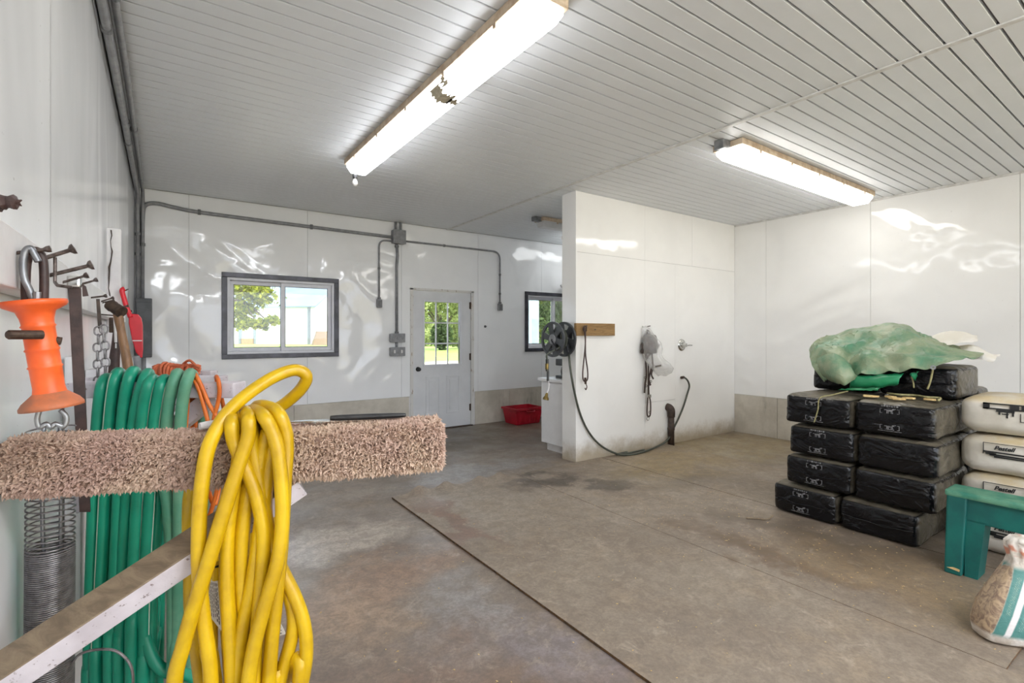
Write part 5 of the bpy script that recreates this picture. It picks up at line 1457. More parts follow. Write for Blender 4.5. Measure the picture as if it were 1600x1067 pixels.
    MB().tube(smooth_path([base + right*0.02 + dep*-0.05 + V(0, 0, 0.45), base + right*0.09 + dep*-0.06 + V(0, 0, 0.475), base + right*0.16 + dep*-0.03 + V(0, 0, 0.462)], 6), [0.004, 0.012, 0.014, 0.012, 0.014, 0.012, 0.01, 0.012, 0.012, 0.012, 0.01, 0.008, 0.004][:13], 6).build('rolled_top', M['paper'], root, smooth=True)
feed_bag()

# twig and crumbs on the mats
tw = P(1165, 808, Z=0.016)
tag(MB().tube(smooth_path([P(1166, 809, Z=0.018), P(1185, 810, Z=0.018), P(1200, 811, Z=0.02), P(1208, 805, Z=0.03)], 5), 0.006, 6).build('twig', M['wood_bare'], None, smooth=True), 'thin bent twig lying in front of the bottom left bale', 'twig')
rnd = random.Random(21); mb = MB()
for i in range(420):
    x, y = rnd.uniform(2.9, 3.85), rnd.uniform(0.35, 2.6)
    if rnd.random() < 0.45: x, y = rnd.uniform(0.6, 3.4), rnd.uniform(0.7, 3.4)
    if 1.5 < x < 1.6: continue
    z = 0.0165 if x > 1.6 else 0.0015; s = rnd.uniform(0.002, 0.006); a = rnd.uniform(0, 6)
    c, d = math.cos(a)*s, math.sin(a)*s
    mb.prism([(x+c, y+d, z), (x-d*0.5, y+c*0.5, z), (x-c, y-d, z), (x+d*0.5, y-c*0.5, z)], (0, 0, 0.0015))
o = mb.build('crumbs', M['dust']); tag(o, 'scattered pale shavings crumbs over the mats and floor', 'crumbs', kind='stuff')
# ------------------------------------------------------------------ rack arms on the left wall
def rack_plane(a0, a1):
    a0, a1 = Vector((*a0, 0)), Vector((*a1, 0)); d = (a1-a0).normalized(); n = V(d.y, -d.x, 0)   # n points towards the viewer
    def at(px, py, off=0.0):
        """image point on the upright plane of the arm, moved off it by off (towards the viewer)"""
        q = a0 + n*off; r = ray(px, py)
        t = (q.x*n.x + q.y*n.y)/(r.x*n.x + r.y*n.y); return V(r.x*t, r.y*t, CAMZ + r.z*t)
    return a0, a1, d, n, at
A0, A1, AD, AN, at1 = rack_plane((XL, 1.357), (0.535, 1.067))
B0, B1, BD, BN, at2 = rack_plane((XL, 2.06), (0.194, 1.756))
def beam(p0, p1, w, h, b=0.004, up=V(0, 0, 1)):
    """squared timber from p0 to p1, w wide sideways and h high"""
    p0, p1 = Vector(p0), Vector(p1); d = (p1-p0).normalized(); s = d.cross(up).normalized(); u = s.cross(d)
    m = Matrix(((d.x, s.x, u.x, p0.x), (d.y, s.y, u.y, p0.y), (d.z, s.z, u.z, p0.z), (0, 0, 0, 1)))
    return m, (p1-p0).length
def timber(p0, p1, w, h, name, m, parent, b=0.004):
    mt, L = beam(p0, p1, w, h)
    return MB().bbox((0, -w/2, -h/2), (L, w/2, h/2), b, 0, mt).build(name, m, parent)

# carpet-wrapped arm in the foreground
ra = thing('saddle_rack', (XL, 1.357, 1.0), 'carpet wrapped rack arm across the foreground with slanting brace', 'rack')
zc1 = 1.116
timber(A0 + AD*0.012 + V(0, 0, zc1), A1 - AD*0.02 + V(0, 0, zc1), 0.07, 0.07, 'core_beam', M['worn_paint'], ra)
def carpet():
    L = (A1-A0).length; w, h, rr = 0.054, 0.048, 0.022
    prof = []
    for cx, cz, a0 in ((w-rr, h-rr, 0), (-(w-rr), h-rr, 90), (-(w-rr), -(h-rr), 180), (w-rr, -(h-rr), 270)):
        for k in range(6):
            a = R(a0+k*18); prof.append((cx+math.cos(a)*rr, cz+math.sin(a)*rr))
    n = len(prof); rows = 60; vs = []; fs = []
    def surf(s, k, lift=0.0):
        f = s/L; x, z = prof[k % n]
        q = 1 + 0.05*mnoise.noise(V(s*6, k*0.35, 2)) + (0.05 if f > 0.70 else 0)*(1 if z < 0 else 0.35)
        c = A0 + AD*s + V(0, 0, zc1 - 0.006*math.sin(f*3))
        return c + AN*(x*q) + V(0, 0, z*q)
    for j in range(rows+1):
        s = 0.012+(L-0.012)*j/rows
        for k in range(n): vs.append(surf(s, k))
    for j in range(rows):
        for k in range(n): fs.append((j*n+k, j*n+(k+1) % n, (j+1)*n+(k+1) % n, (j+1)*n+k))
    fs.append(tuple(rows*n+k for k in range(n)))
    cw = MB().add(vs, fs).build('carpet_wrap', M['shag_base'], ra, smooth=True)
    rnd = random.Random(4); tv = []; tf = []
    per = []
    for k in range(n):
        a, b_ = Vector((*prof[k], 0)), Vector((*prof[(k+1) % n], 0)); per.append((b_-a).length)
    tot = sum(per)
    def tuft(p, nrm, al):
        l = rnd.uniform(0.007, 0.0135); r = rnd.uniform(0.0013, 0.0022)
        d = (nrm + V(rnd.gauss(0, .5), rnd.gauss(0, .5), rnd.gauss(-0.1, .5))).normalized()
        e1 = d.orthogonal().normalized(); e2 = d.cross(e1); o = len(tv); bend_ = V(rnd.gauss(0, .35), rnd.gauss(0, .35), rnd.gauss(-.2, .3))*l*0.5
        for k in range(3):
            a = k*2.094; tv.append(p + (e1*math.cos(a)+e2*math.sin(a))*r - d*0.002)
        for k in range(3):
            a = k*2.094+0.5; tv.append(p + d*l*0.6 + bend_*0.4 + (e1*math.cos(a)+e2*math.sin(a))*r*1.25)
        tv.append(p + d*l + bend_)
        for k in range(3):
            m_ = (k+1) % 3; tf.append((o+k, o+m_, o+3+m_, o+3+k)); tf.append((o+3+k, o+3+m_, o+6))
    for i in range(46000):
        s = rnd.uniform(0.02, L); q = rnd.uniform(0, tot); k = 0
        while q > per[k]: q -= per[k]; k += 1
        f = q/per[k]; a, b_ = surf(s, k), surf(s, k+1); p = a.lerp(b_, f)
        e = (b_-a).normalized(); nrm = AD.cross(e)
        c = A0 + AD*s + V(0, 0, zc1)
        if nrm.dot(p-c) < 0: nrm = -nrm
        # clumpy pile: fewer tufts in the partings
        if mnoise.noise(V(p.x*105, p.y*105, p.z*105)) < -0.2: continue
        tuft(p, nrm, s)
    for i in range(2600):
        k = rnd.randrange(n); c = A1 + V(0, 0, zc1-0.001); p = surf(L, k).lerp(c, math.sqrt(rnd.random())); tuft(p, AD, L)
    me = bpy.data.meshes.new('carpet_pile'); me.from_pydata([tuple(v) for v in tv], [], tf); me.materials.append(M['shag'])
    o = link(bpy.data.objects.new('carpet_pile', me), cw); o['kind'] = 'stuff'
carpet()
# slanting brace: bare worn top edge, painted faces
bs, be = at1(-22, 1072, 0.115), at1(452, 757, 0.0)
mt, L = beam(bs, be, 0.06, 0.045); mt = mt @ Matrix.Rotation(R(-22 if (mt @ V(0, 1, 0) - mt @ V(0, 0, 0)).dot(AN) < 0 else 22), 4, 'X').inverted()
MB().bbox((0, -0.036, -0.024), (L+0.02, 0.036, 0.021), 0.003, 0, mt).build('brace', M['worn_paint'], ra)
MB().bbox((0, -0.0362, 0.0195), (L+0.02, 0.0362, 0.0235), 0.002, 0, mt).build('brace_top', M['wood_bare'], ra)
# white stick and knife lying on the carpet
st = thing('white_stick', at1(335, 658, 0.0), 'white painted stick lying on the carpet under the yellow hose', 'stick')
s0, s1 = at1(312, 666, 0.02), at1(400, 640, -0.05)
s0.z = 1.178; s1.z = 1.183
MB().tube([s0, s0.lerp(s1, 0.1), s1], [0.0075, 0.0085, 0.0085], 12).build('shaft', M['white_paint'], st, smooth=False)
kn = thing('knife', at1(560, 650, 0.0), 'long knife with black handle lying on the carpet arm', 'knife')
k0, k1, k2 = at1(448, 657, -0.01), at1(516, 653, -0.01), at1(634, 647, -0.01)
for v_ in (k0, k1, k2): v_.z = 1.1735
wv = AN
MB().prism([k0 + wv*0.004, k1 + wv*0.012, k1 - wv*0.012, k0.lerp(k1, 0.3) - wv*0.012], (0, 0, 0.0022)).build('blade', M['chrome'], kn)
pth = smooth_path([k1, k1.lerp(k2, 0.15), k1.lerp(k2, 0.5), k1.lerp(k2, 0.85), k2], 5); pth = [p + V(0, 0, 0.006) for p in pth]
MB().tube(pth, [0.004 + 0.003*math.sin(math.pi*(0.15+0.8*i/(len(pth)-1))) for i in range(len(pth))], 10).build('handle', M['black_metal'], kn, smooth=True)

# second arm with the green hoses
rb = thing('saddle_rack', (XL, 2.06, 1.1), 'white wooden rack arm that the green hoses hang from', 'rack', 'white rack arms on the left wall')
z2 = 1.37-0.150-0.022
timber(B0 + BD*0.03 + V(0, 0, z2), B1 + V(0, 0, z2), 0.075, 0.046, 'arm', M['worn_paint'], rb)
timber(at2(120, 790), at2(330, 622), 0.04, 0.05, 'brace', M['worn_paint'], rb)
MB().bbox((XL+0.002, 2.02, 0.45), (XL+0.04, 2.11, 1.30), 0.004).build('wall_post', M['white_paint'], rb)
def arm(px, t, y, label, ln):
    e = P(px, y, t=t); z = e.z-0.02; r = thing('saddle_rack', (XL, e.y+0.2, z), label, 'rack', 'white rack arms on the left wall')
    a = V(XL+0.001, e.y+0.25, z)
    timber(a, V(e.x, e.y, z), 0.075, 0.04, 'arm', M['worn_paint'], r)
    timber(V(XL+0.02, e.y+0.24, z-0.34), V(e.x*0.5, e.y+0.07, z-0.03), 0.04, 0.045, 'brace', M['worn_paint'], r)
    MB().bbox((XL+0.002, e.y+0.21, z-0.42), (XL+0.04, e.y+0.30, z+0.05), 0.004).build('wall_post', M['white_paint'], r)
    return r
arm(350, 2.0, 587, 'white rack arm just behind the green hose arm', 0.4)
arm(335, 2.36, 579, 'farthest white rack arm, under the rust orange cord bundle', 0.4)

# ------------------------------------------------------------------ yellow hose over the carpet arm
def hose_loop(mb, front, back, top, bottom_z, r, fr_off, bk_off, at, nseg=10, per=6):
    """front: image points down the near side; back: image points down the far side; joined over the arm and below"""
    F = [at(px, py, fr_off + (o[0] if o else 0)) for px, py, *o in front]
    Bk = [at(px, py, bk_off + (o[0] if o else 0)) for px, py, *o in back]
    fe, be = F[-1], Bk[-1]
    low = [V(fe.x, fe.y, bottom_z+0.10), (fe+be)/2 + V(0, 0, 0), V(be.x, be.y, bottom_z+0.10)]
    low[1].z = bottom_z
    path = F + low + Bk[::-1] + [at(px, py, o) for px, py, o in top]
    mb.tube(smooth_path(path, per, closed=True), r, nseg, closed=True)
yh_ = thing('yellow_hose', at1(380, 700, 0), 'yellow hose draped in loose loops over the carpet arm', 'hose')
mb = MB(); r = 0.0138; fo, bo = 0.088, -0.085
# the loop that stands up above the arm
F = [at1(x, y, o) for x, y, o in ((330,1110,.10),(328,1040,.10),(317,960,.10),(311,890,.10),(311,820,.10),(315,760,.10),(324,705,.095),(340,668,.085),(360,640,.06),(392,612,.02),(430,588,-.02),(462,578,-.04),(479,588,-.05),(470,608,-.06),(446,630,-.07),(424,645,-.075),(412,670,-.085),(402,720,-.085),(396,790,-.085),(392,900,-.085),(388,1000,-.085),(384,1110,-.085))]
low = [V(F[-1].x, F[-1].y, 0.55), V((F[-1].x+F[0].x)/2, (F[-1].y+F[0].y)/2, 0.45), V(F[0].x, F[0].y, 0.55)]
mb.tube(smooth_path(F + low, 6, closed=True), r, 10, closed=True)
loops = [
  ([(362,662),(366,690),(381,725),(396,760),(407,800),(412,840),(409,900),(404,960),(399,1030),(397,1090)], [(372,690),(362,740),(352,800),(350,900),(356,1000),(362,1090)], [(372,648,-.055),(364,648,.0),(361,652,.05)], .50),
  ([(389,656,.01),(388,682,.012),(378,712,.015),(364,755,.02),(345,815,.025),(325,880,.028),(304,945,.03),(286,1010,.03),(272,1075,.03)], [(380,690),(392,740),(404,800),(404,900),(398,1000),(392,1090)], [(384,652,-.055),(381,643,0),(386,646,.05)], .42),
  ([(413,652,.012),(425,674,.015),(434,705,.018),(440,760,.02),(441,820,.02),(433,880,.024),(414,945,.026),(396,1015,.028),(386,1090,.03)], [(410,690),(420,750),(428,820),(426,900),(420,1000),(414,1090)], [(394,654,-.055),(392,642,-.01),(402,643,.04)], .48),
  ([(436,648,-.004),(446,674,-.004),(448,705,-.004),(445,750,0),(442,810,0),(438,870,.004),(431,940,.004),(424,1010,.004),(419,1090,.004)], [(405,690,.0),(412,760),(416,840),(412,920),(408,1000),(404,1090)], [(398,650,-.055),(402,635,-.01),(422,637,.04)], .46),
  ([(392,672,-.006),(396,705,-.008),(404,745,-.01),(409,790,-.012),(403,850,-.012),(392,920,-.008),(378,990,-.006),(366,1090,0)], [(385,690),(378,760),(372,840),(370,930),(372,1090)], [(388,655,-.055),(386,648,.0),(388,653,.05)], .52),
  ([(375,680,-.01),(372,725,-.012),(364,775,-.012),(356,830,-.01),(354,890,-.006),(357,960,-.004),(361,1030,0),(364,1090,0)], [(366,690),(360,760),(345,840),(332,930),(330,1090)], [(376,658,-.05),(374,650,0),(374,655,.05)], .55),
  ([(418,672,-.01),(409,710,-.012),(405,750,-.012),(414,800,-.012),(424,850,-.012),(440,890,-.012),(462,935,-.01),(476,980,-.01),(478,1030,-.01),(466,1090,-.01)], [(416,690),(412,760),(406,840),(404,930),(404,1090)], [(410,655,-.055),(413,646,0),(416,655,.05)], .60),
  ([(428,690,-.014),(420,735,-.016),(414,790,-.016),(422,850,-.018),(440,900,-.018),(456,945,-.018),(458,985,-.018),(444,1040,-.018),(430,1090,-.018)], [(422,700),(418,780),(412,860),(410,950),(410,1090)], [(420,660,-.055),(424,652,0),(426,665,.05)], .58),
  ([(398,690,-.016),(390,750,-.018),(380,820,-.018),(377,900,-.018),(384,980,-.016),(392,1090,-.016)], [(300,760,-.01),(295,810),(297,880),(298,950),(306,1010),(318,1090)], [(330,690,-.06),(360,655,-.03),(392,660,.03)], .56),
]
for f, b_, t_, bz in loops: hose_loop(mb, f, b_, t_, bz, r, fo, bo, at1)
mb.build('hose', M['yellow'], yh_, smooth=True)
MB().tube([at1(338.5, 880, 0.03), at1(338, 905, 0.03)], [0.010, 0.0085], 10).build('ferrule', M['yellow'], yh_)
rg = MB(); c0 = at1(338.5, 882, 0.03); rg.tube([c0 + V(math.cos(i*0.5236)*0.0115, math.sin(i*0.5236)*0.0115, 0) for i in range(12)], 0.0022, 6, closed=True); rg.build('band', M['black_metal'], yh_)
# paper tags tied to the hose
def paper_tag(name, label, quad, off, seed):
    root = thing(name, at1(*quad[0], off), label, 'tag', 'paper tags on the yellow hose')
    a, b_, c, d = [at1(x, y, off) for x, y in quad]
    n = (b_-a).cross(d-a).normalized()
    if n.dot(AN) < 0: n = -n
    MB().prism([a, b_, c, d], n*0.0012).build('sheet', M['tagpaper'], root)
    pm = MB(); rnd = random.Random(seed); rows = 7
    for j in range(rows):
        v = 0.10+0.8*j/(rows-1); u = 0.08
        while u < 0.86:
            w = rnd.uniform(0.03, 0.10); h = 0.035 if j > 1 else 0.06
            q = lambda uu, vv: (a*(1-uu)+b_*uu)*(1-vv) + (d*(1-uu)+c*uu)*vv + n*0.0014
            pm.prism([q(u, v-h/2), q(u+w, v-h/2), q(u+w, v+h/2), q(u, v+h/2)], n*0.0004); u += w+rnd.uniform(0.015, 0.05)
    pm.build('print', M['ink'], root)
paper_tag('paper_tag', 'small white printed tag at the left side of the yellow hose', [(340, 905), (346, 985), (322, 955), (330, 905)], -0.02, 3)
paper_tag('paper_tag', 'long white printed tag hanging among the yellow hose loops', [(374, 920), (402, 925), (398, 1000), (372, 990)], -0.03, 5)
paper_tag('paper_tag', 'white tag corner at the right side of the yellow hose', [(418, 955), (432, 960), (447, 990), (414, 1000)], -0.04, 6)

# ------------------------------------------------------------------ green hoses on the second arm
gh = thing('garden_hose', at2(215, 600, 0), 'bright green garden hose looped over the white rack arm', 'hose')
gf = thing('garden_hose', at2(285, 600, 0), 'faded green garden hose at the outer end of the green coil', 'hose')
mb = MB(); ms = MB(); rg_ = 0.0165; go, gb = 0.062, -0.062
def gloop(mb, topx, topy, front, back, bz, stripe=None, r=rg_):
    F = [at2(px, py, go+(o[0] if o else 0)) for px, py, *o in front]; K = [at2(px, py, gb) for px, py in back]
    tp = at2(topx, topy+8, 0.0)
    low = [V(F[-1].x, F[-1].y, bz+0.08), V((F[-1].x+K[-1].x)/2, (F[-1].y+K[-1].y)/2, bz), V(K[-1].x, K[-1].y, bz+0.08)]
    path = smooth_path([tp] + F + low + K[::-1], 6, closed=True)
    mb.tube(path, r, 10, closed=True)
    if stripe is not None:
        pa = smooth_path([tp] + F, 6); vs = []
        for i, p in enumerate(pa):
            d = (pa[min(i+1, len(pa)-1)]-pa[max(i-1, 0)]).normalized(); v = (V(0, 0, CAMZ)-p).normalized(); s = d.cross(v).normalized(); u = s.cross(d).normalized()
            if u.dot(v) < 0: u = -u
            a0 = stripe; w = 0.10
            for a in (a0-w, a0+w): vs.append(p + (s*math.sin(a)+u*math.cos(a))*(r*1.015))
        ms.add(vs, [(2*i, 2*i+1, 2*i+3, 2*i+2) for i in range(len(pa)-1)])
gloop(mb, 170, 586, [(160,600),(154,640),(150,700),(147,760),(145,830),(142,920),(140,1000),(138,1100)], [(176,640),(172,760),(166,880),(160,1100)], 0.30)
gloop(mb, 188, 578, [(180,590),(173,630),(168,690),(164,760),(160,840),(156,920),(152,1000),(150,1100)], [(192,640),(186,760),(182,880),(178,1100)], 0.36, 0.9)
gloop(mb, 212, 576, [(203,588,.004),(195,625,.004),(190,680,.004),(186,760,.004),(182,850,.004),(178,930,.004),(174,1010,0),(172,1100,0)], [(216,640),(210,760),(204,880),(198,1100)], 0.42)
gloop(mb, 233, 579, [(226,592,.006),(214,632,.006),(206,690,.004),(200,770,.004),(194,850,.002),(190,930),(188,1010),(187,1100)], [(232,640),(226,760),(220,880),(214,1100)], 0.40)
gloop(mb, 240, 588, [(233,598,.012),(224,640,.012),(219,700,.012),(215,770,.012),(210,860,.010),(207,950,.01),(206,1100,.01)], [(240,640),(236,760),(230,900),(226,1100)], 0.46, -0.9)
gloop(mb, 260, 588, [(252,600,.004),(244,640,.004),(238,700,.004),(234,780,.002),(228,880),(225,980),(224,1100)], [(262,640),(258,760),(250,900),(246,1100)], 0.34, -0.8)
gloop(mb, 250, 592, [(246,610,-.02),(240,680,-.02),(247,760,-.02),(243,850,-.02),(238,950,-.02),(236,1100,-.02)], [(256,640),(252,760),(247,900),(244,1100)], 0.44, 0.8, 0.014)
# strand that swings out low to the right
p_ = [at2(x, y, o) for x, y, o in ((262,700,.02),(258,760,.02),(224,900,.05),(221,950,.06),(228,1000,.06),(243,1035,.06),(262,1050,.05),(285,1052,.03),(310,1065,.02),(330,1100,.0))]
mb.tube(smooth_path(p_[2:], 6), rg_, 10)
mb.build('hose', M['green'], gh, smooth=True)
ms.build('stripe', M['hose_stripe'], gh, smooth=True)
mb = MB()
gloop(mb, 281, 579, [(273,592),(264,630),(258,690),(254,740),(262,790),(268,870),(270,960),(270,1100)], [(300,640),(296,760),(290,880),(282,1100)], 0.32)
gloop(mb, 301, 579, [(293,592,.004),(285,630,.004),(281,690,.004),(280,760,.004),(279,850,.002),(277,940),(276,1020),(275,1100)], [(316,640),(322,700),(316,800),(300,900),(290,1100)], 0.38)
mb.build('hose', M['green_faded'], gf, smooth=True)
# orange cords on the outer end of the same arm
oc = thing('extension_cord', at2(320, 600, 0), 'thin orange extension cord looped near the end of the white rack arm', 'cord')
mb = MB(); ro = 0.0062
def oloop(topx, topy, front, back, bz, at=at2, r=ro, o1=0.045, o2=-0.045):
    F = [at(px, py, o1) for px, py in front]; K = [at(px, py, o2) for px, py in back]; tp = at(topx, topy+3, 0)
    low = [V((F[-1].x+K[-1].x)/2, (F[-1].y+K[-1].y)/2, bz)]
    mb.tube(smooth_path([tp] + F + low + K[::-1], 6, closed=True), r, 8, closed=True)
oloop(300, 586, [(304,594),(312,612),(320,640),(326,665),(330,700),(322,760),(318,800)], [(300,640),(296,700),(290,770)], 0.72)
oloop(303, 585, [(308,590),(316,606),(326,630),(338,650),(346,668),(345,720),(338,770)], [(306,640),(304,700),(300,760)], 0.78)
oloop(338, 588, [(341,594),(343,612),(340,632),(335,650),(330,690),(322,740)], [(348,630),(352,655),(350,700)], 0.84)
oloop(296, 592, [(292,640),(290,670),(288,720),(266,790),(262,805),(259,790),(258,740),(262,700)], [(300,640),(298,690)], 0.80)
mb.build('cord', M['orange_cord'], oc, smooth=True)
# rust orange cord bundle on the far arm
cb_ = thing('cord_bundle', P(282, 574, t=2.3), 'bundle of rust orange cord lying on the far rack arm', 'cord')
mb = MB(); rnd = random.Random(8); c0 = P(276, 582, t=2.30); ax = (V(0.41, -0.25, 0)).normalized(); nx_ = V(ax.y, -ax.x, 0)
for k in range(13):
    s = -0.085+0.013*k; rr = 0.034*rnd.uniform(0.8, 1.15); tilt = rnd.uniform(-0.25, 0.25)
    pts = [c0 + ax*(s + tilt*rr*math.sin(a)) + nx_*(rr*1.1*math.cos(a)) + V(0, 0, rr*math.sin(a)+0.006) for a in [i*2*math.pi/14 for i in range(14)]]
    mb.tube(pts, 0.0068, 7, closed=True)
for k in range(5):
    pts = [c0 + ax*(0.10*math.cos(a)) + nx_*(0.02*math.sin(a)+rnd.uniform(-.01, .01)) + V(0, 0, 0.012+0.02*math.sin(a+k)) for a in [i*2*math.pi/12 for i in range(12)]]
    mb.tube(smooth_path(pts, 2, closed=True), 0.0066, 7, closed=True)
mb.tube(smooth_path([c0 + ax*0.03 + V(0, 0, 0.04), P(296, 563, t=2.28), P(306, 571, t=2.26), P(312, 575, t=2.26)], 5), 0.006, 7)
mb.build('cord', M['rust_cord'], cb_, smooth=True)

# ------------------------------------------------------------------ tool rail on the left wall
XB_ = -0.202                                  # front face of the rail
rail = thing('tool_rail', (XL, 1.6, 1.446), 'white painted rail with nails along the left wall', 'rail')
MB().bbox((XL+0.002, 0.2, 1.446), (XB_, 4.05, 1.545), 0.003).build('board', M['white_paint'], rail)
def nail(px0, py0, px1, py1, r=0.0032, head=0.008, X0=XB_):
    a = P(px0, py0, X=X0); d1 = ray(px1, py1); t = a.y/d1.y; b_ = V(d1.x*t, d1.y*t, CAMZ+d1.z*t); dd = (b_-a).normalized()
    a2 = a - dd*0.02
    MB().tube([a2, b_], r, 8).lathe([(0.0, 0.003), (head, 0.002), (head*0.9, -0.003), (r, -0.008)], b_, dd, 10).build('nail', M['nail'], rail)
    return a, b_
n1 = nail(26, 395, 77, 389, 0.003, 0.006); n2 = nail(64, 405, 115, 389, 0.0042, 0.011); n3 = nail(78, 430, 143, 414, 0.0042, 0.011)
n4 = nail(98, 441, 136, 430, 0.003, 0.008); n5 = nail(124, 445, 151, 437, 0.003, 0.007); n6 = nail(142, 465, 166, 462, 0.003, 0.007)
n7 = nail(158, 471, 177, 465, 0.003, 0.006); nail(160, 473, 178, 469, 0.003, 0.006); nail(168, 482, 200, 478, 0.003, 0.007); nail(193, 488, 206, 486, 0.0035, 0.008)
hk_ = MB().tube([P(86, 402, X=XB_+0.012), P(86, 441, X=XB_+0.012), P(90, 446, X=XB_+0.03), P(112, 449, X=-0.15)], 0.0032, 8)
hk_.build('wire_hook', M['nail'], rail)
# vertical post with the torn sheet edge
vp = thing('wall_stud', (XL, 3.4, 0.9), 'white vertical timber standing off the left wall past the tools', 'post')
zt1 = P(170, 357, Y=3.4).z
MB().bbox((XL+0.002, 3.38, 0.8), (-0.188, 3.42, zt1), 0.004).build('timber', M['white_paint'], vp)
e = MB(); rnd = random.Random(2); pts = []
for k in range(18): pts.append((XL+0.018+0.006*math.sin(k*0.5)+0.004*rnd.uniform(-1, 1), 3.372, zt1-0.012-0.028*k))
e.tube(pts, [0.004*rnd.uniform(0.4, 1.5) for _ in pts], 6).build('torn_edge', M['leather_black'], vp)
# brown brush end poking in near the frame edge
bp = thing('brush_tip', P(5, 318, X=-0.18), 'frayed brown stick end on the wall above the orange handle', 'stick')
b0_, b1_ = P(-20, 322, X=-0.225), P(26, 316, X=-0.19)
MB().tube(smooth_path([b0_, b0_.lerp(b1_, 0.5) + V(0, 0, 0.003), b1_], 5), [0.012, 0.013, 0.011, 0.014, 0.011, 0.0125, 0.010, 0.009, 0.011, 0.012, 0.006], 9).build('shaft', M['leather'], bp)
mb = MB(); rnd = random.Random(5)
for k in range(14):
    p = b0_.lerp(b1_, rnd.uniform(0.4, 1.02)); d = (b1_-b0_).normalized()*rnd.uniform(0.4, 1) + V(rnd.gauss(0, .5), rnd.gauss(0, .5), rnd.gauss(0, .5)); mb.tube([p, p + d.normalized()*0.009], [0.004, 0.001], 4)
mb.build('bristles', M['leather'], bp)

# orange gate handle with hook and long spring
def gate_handle():
    y0 = 1.15
    g = lambda px, py, dy=0.0: P(px, py, Y=y0+dy)
    root = thing('gate_handle', g(70, 560), 'orange plastic gate handle with wide flanges hanging from a nail', 'handle')
    a, b_ = g(53, 470), g(82, 636); ax = (b_-a); Ln = ax.length
    s = 0.84/777/1.26
    prof = [(0.0, -0.004), (50*s, 0.0), (51*s, 0.005), (47*s, 0.010), (30*s, 0.018), (26*s, 0.030), (25*s, Ln*0.20), (25*s, Ln*0.22), (27.5*s, Ln*0.235), (25*s, Ln*0.25), (25*s, Ln*0.44), (27.5*s, Ln*0.455), (25*s, Ln*0.47), (25*s, Ln*0.60), (27.5*s, Ln*0.615), (25*s, Ln*0.63), (24.5*s, Ln-0.035), (27*s, Ln-0.022)]
    MB().lathe(prof, a, ax, 32).build('grip', M['orange'], root, smooth=True)
    MB().lathe([(26*s, Ln-0.026), (44*s, Ln-0.012), (50*s, Ln-0.004), (50*s, Ln+0.001), (44*s, Ln+0.001), (0.0, Ln-0.002)], a, ax, 32).build('lower_flange', M['orange_dirty'], root, smooth=True)
    # galvanised hook up to the nail
    MB().tube(smooth_path([g(53, 474), g(47, 455), g(38, 435), g(36, 410), g(40, 392), g(48, 388), g(54, 398), g(60, 409)], 6), 0.0052, 8).build('hook', M['galv'], root, smooth=True)
    MB().tube([g(57, 474, -0.01), g(58, 456, -0.01)], 0.0052, 8).build('hook_end', M['galv'], root)
    # peg through the grip
    pa, pb_ = g(10, 523, -0.055), g(66, 523, -0.03)
    MB().tube([pa, pa.lerp(pb_, 0.06), pb_], [0.005, 0.0075, 0.0075], 12).build('peg', M['rust'], root)
    MB().tube([g(82, 531, -0.0), g(96, 533, 0.0)], 0.007, 10).build('peg_tail', M['rust'], root)
    MB().tube(smooth_path([g(62, 640), g(58, 655), g(62, 668), g(72, 662), g(80, 668), g(86, 662), g(100, 666), g(104, 652), g(94, 640)], 5), 0.004, 8).build('lower_ring', M['galv'], root, smooth=True)
    # spring
    g = lambda px, py, dy=0.0: P(px, py, Y=1.445+dy)
    sp = thing('coil_spring', g(80, 1100), 'long steel coil spring hanging below the orange handle', 'spring', None)
    top, bot = g(80, 668), g(77, 1150); R0 = 76*1.06/777/2/1.30; wire = 0.0019
    L = top.z - bot.z; pts = []; z = 0.0; a_ = 0.0
    zo = top.z - g(80, 860).z
    while z < L:
        pitch = 0.0125 if z < zo else 0.0042
        if z > zo-0.03 and z < zo: pitch = 0.0125 - 0.0083*(z-zo+0.03)/0.03
        step_ = 2*math.pi/16; pts.append(V(top.x+(bot.x-top.x)*z/L + math.cos(a_)*R0, top.y + math.sin(a_)*R0, top.z-z)); a_ += step_; z += pitch/16
    MB().tube(pts, wire, 5).build('coil', M['spring'], sp, smooth=True)
    c = g(80, 790)
    MB().tube(smooth_path([V(top.x-0.012, top.y, top.z+0.01), V(top.x-0.014, top.y, c.z), g(70, 905), g(76, 885), g(84, 884), g(92, 905), V(top.x+0.016, top.y, c.z), V(top.x+0.014, top.y, top.z+0.01)], 6), 0.004, 7).build('draw_bar', M['galv'], sp, smooth=True)
gate_handle()
# leather loop on the first nail
lo_ = thing('leather_loop', P(58, 430, X=-0.17), 'dark leather loop hanging behind the orange handle hook', 'strap')
yl_ = 1.17
g = lambda px, py: P(px, py, Y=yl_)
pth = smooth_path([g(41, 480), g(40, 440), g(43, 405), g(54, 391), g(66, 402), g(69, 435), g(68, 480)], 6); vs = []
for p in pth: vs += [p + V(-0.004, -0.012, 0), p + V(0.004, -0.012, 0), p + V(0.004, 0.014, 0.0), p + V(-0.004, 0.014, 0)]
mb = MB(); fs = []
for i in range(len(pth)-1):
    for k in range(4): fs.append((i*4+k, i*4+(k+1) % 4, (i+1)*4+(k+1) % 4, (i+1)*4+k))
mb.tube(pth, 0.0065, 8).build('strap', M['leather'], lo_, smooth=True)
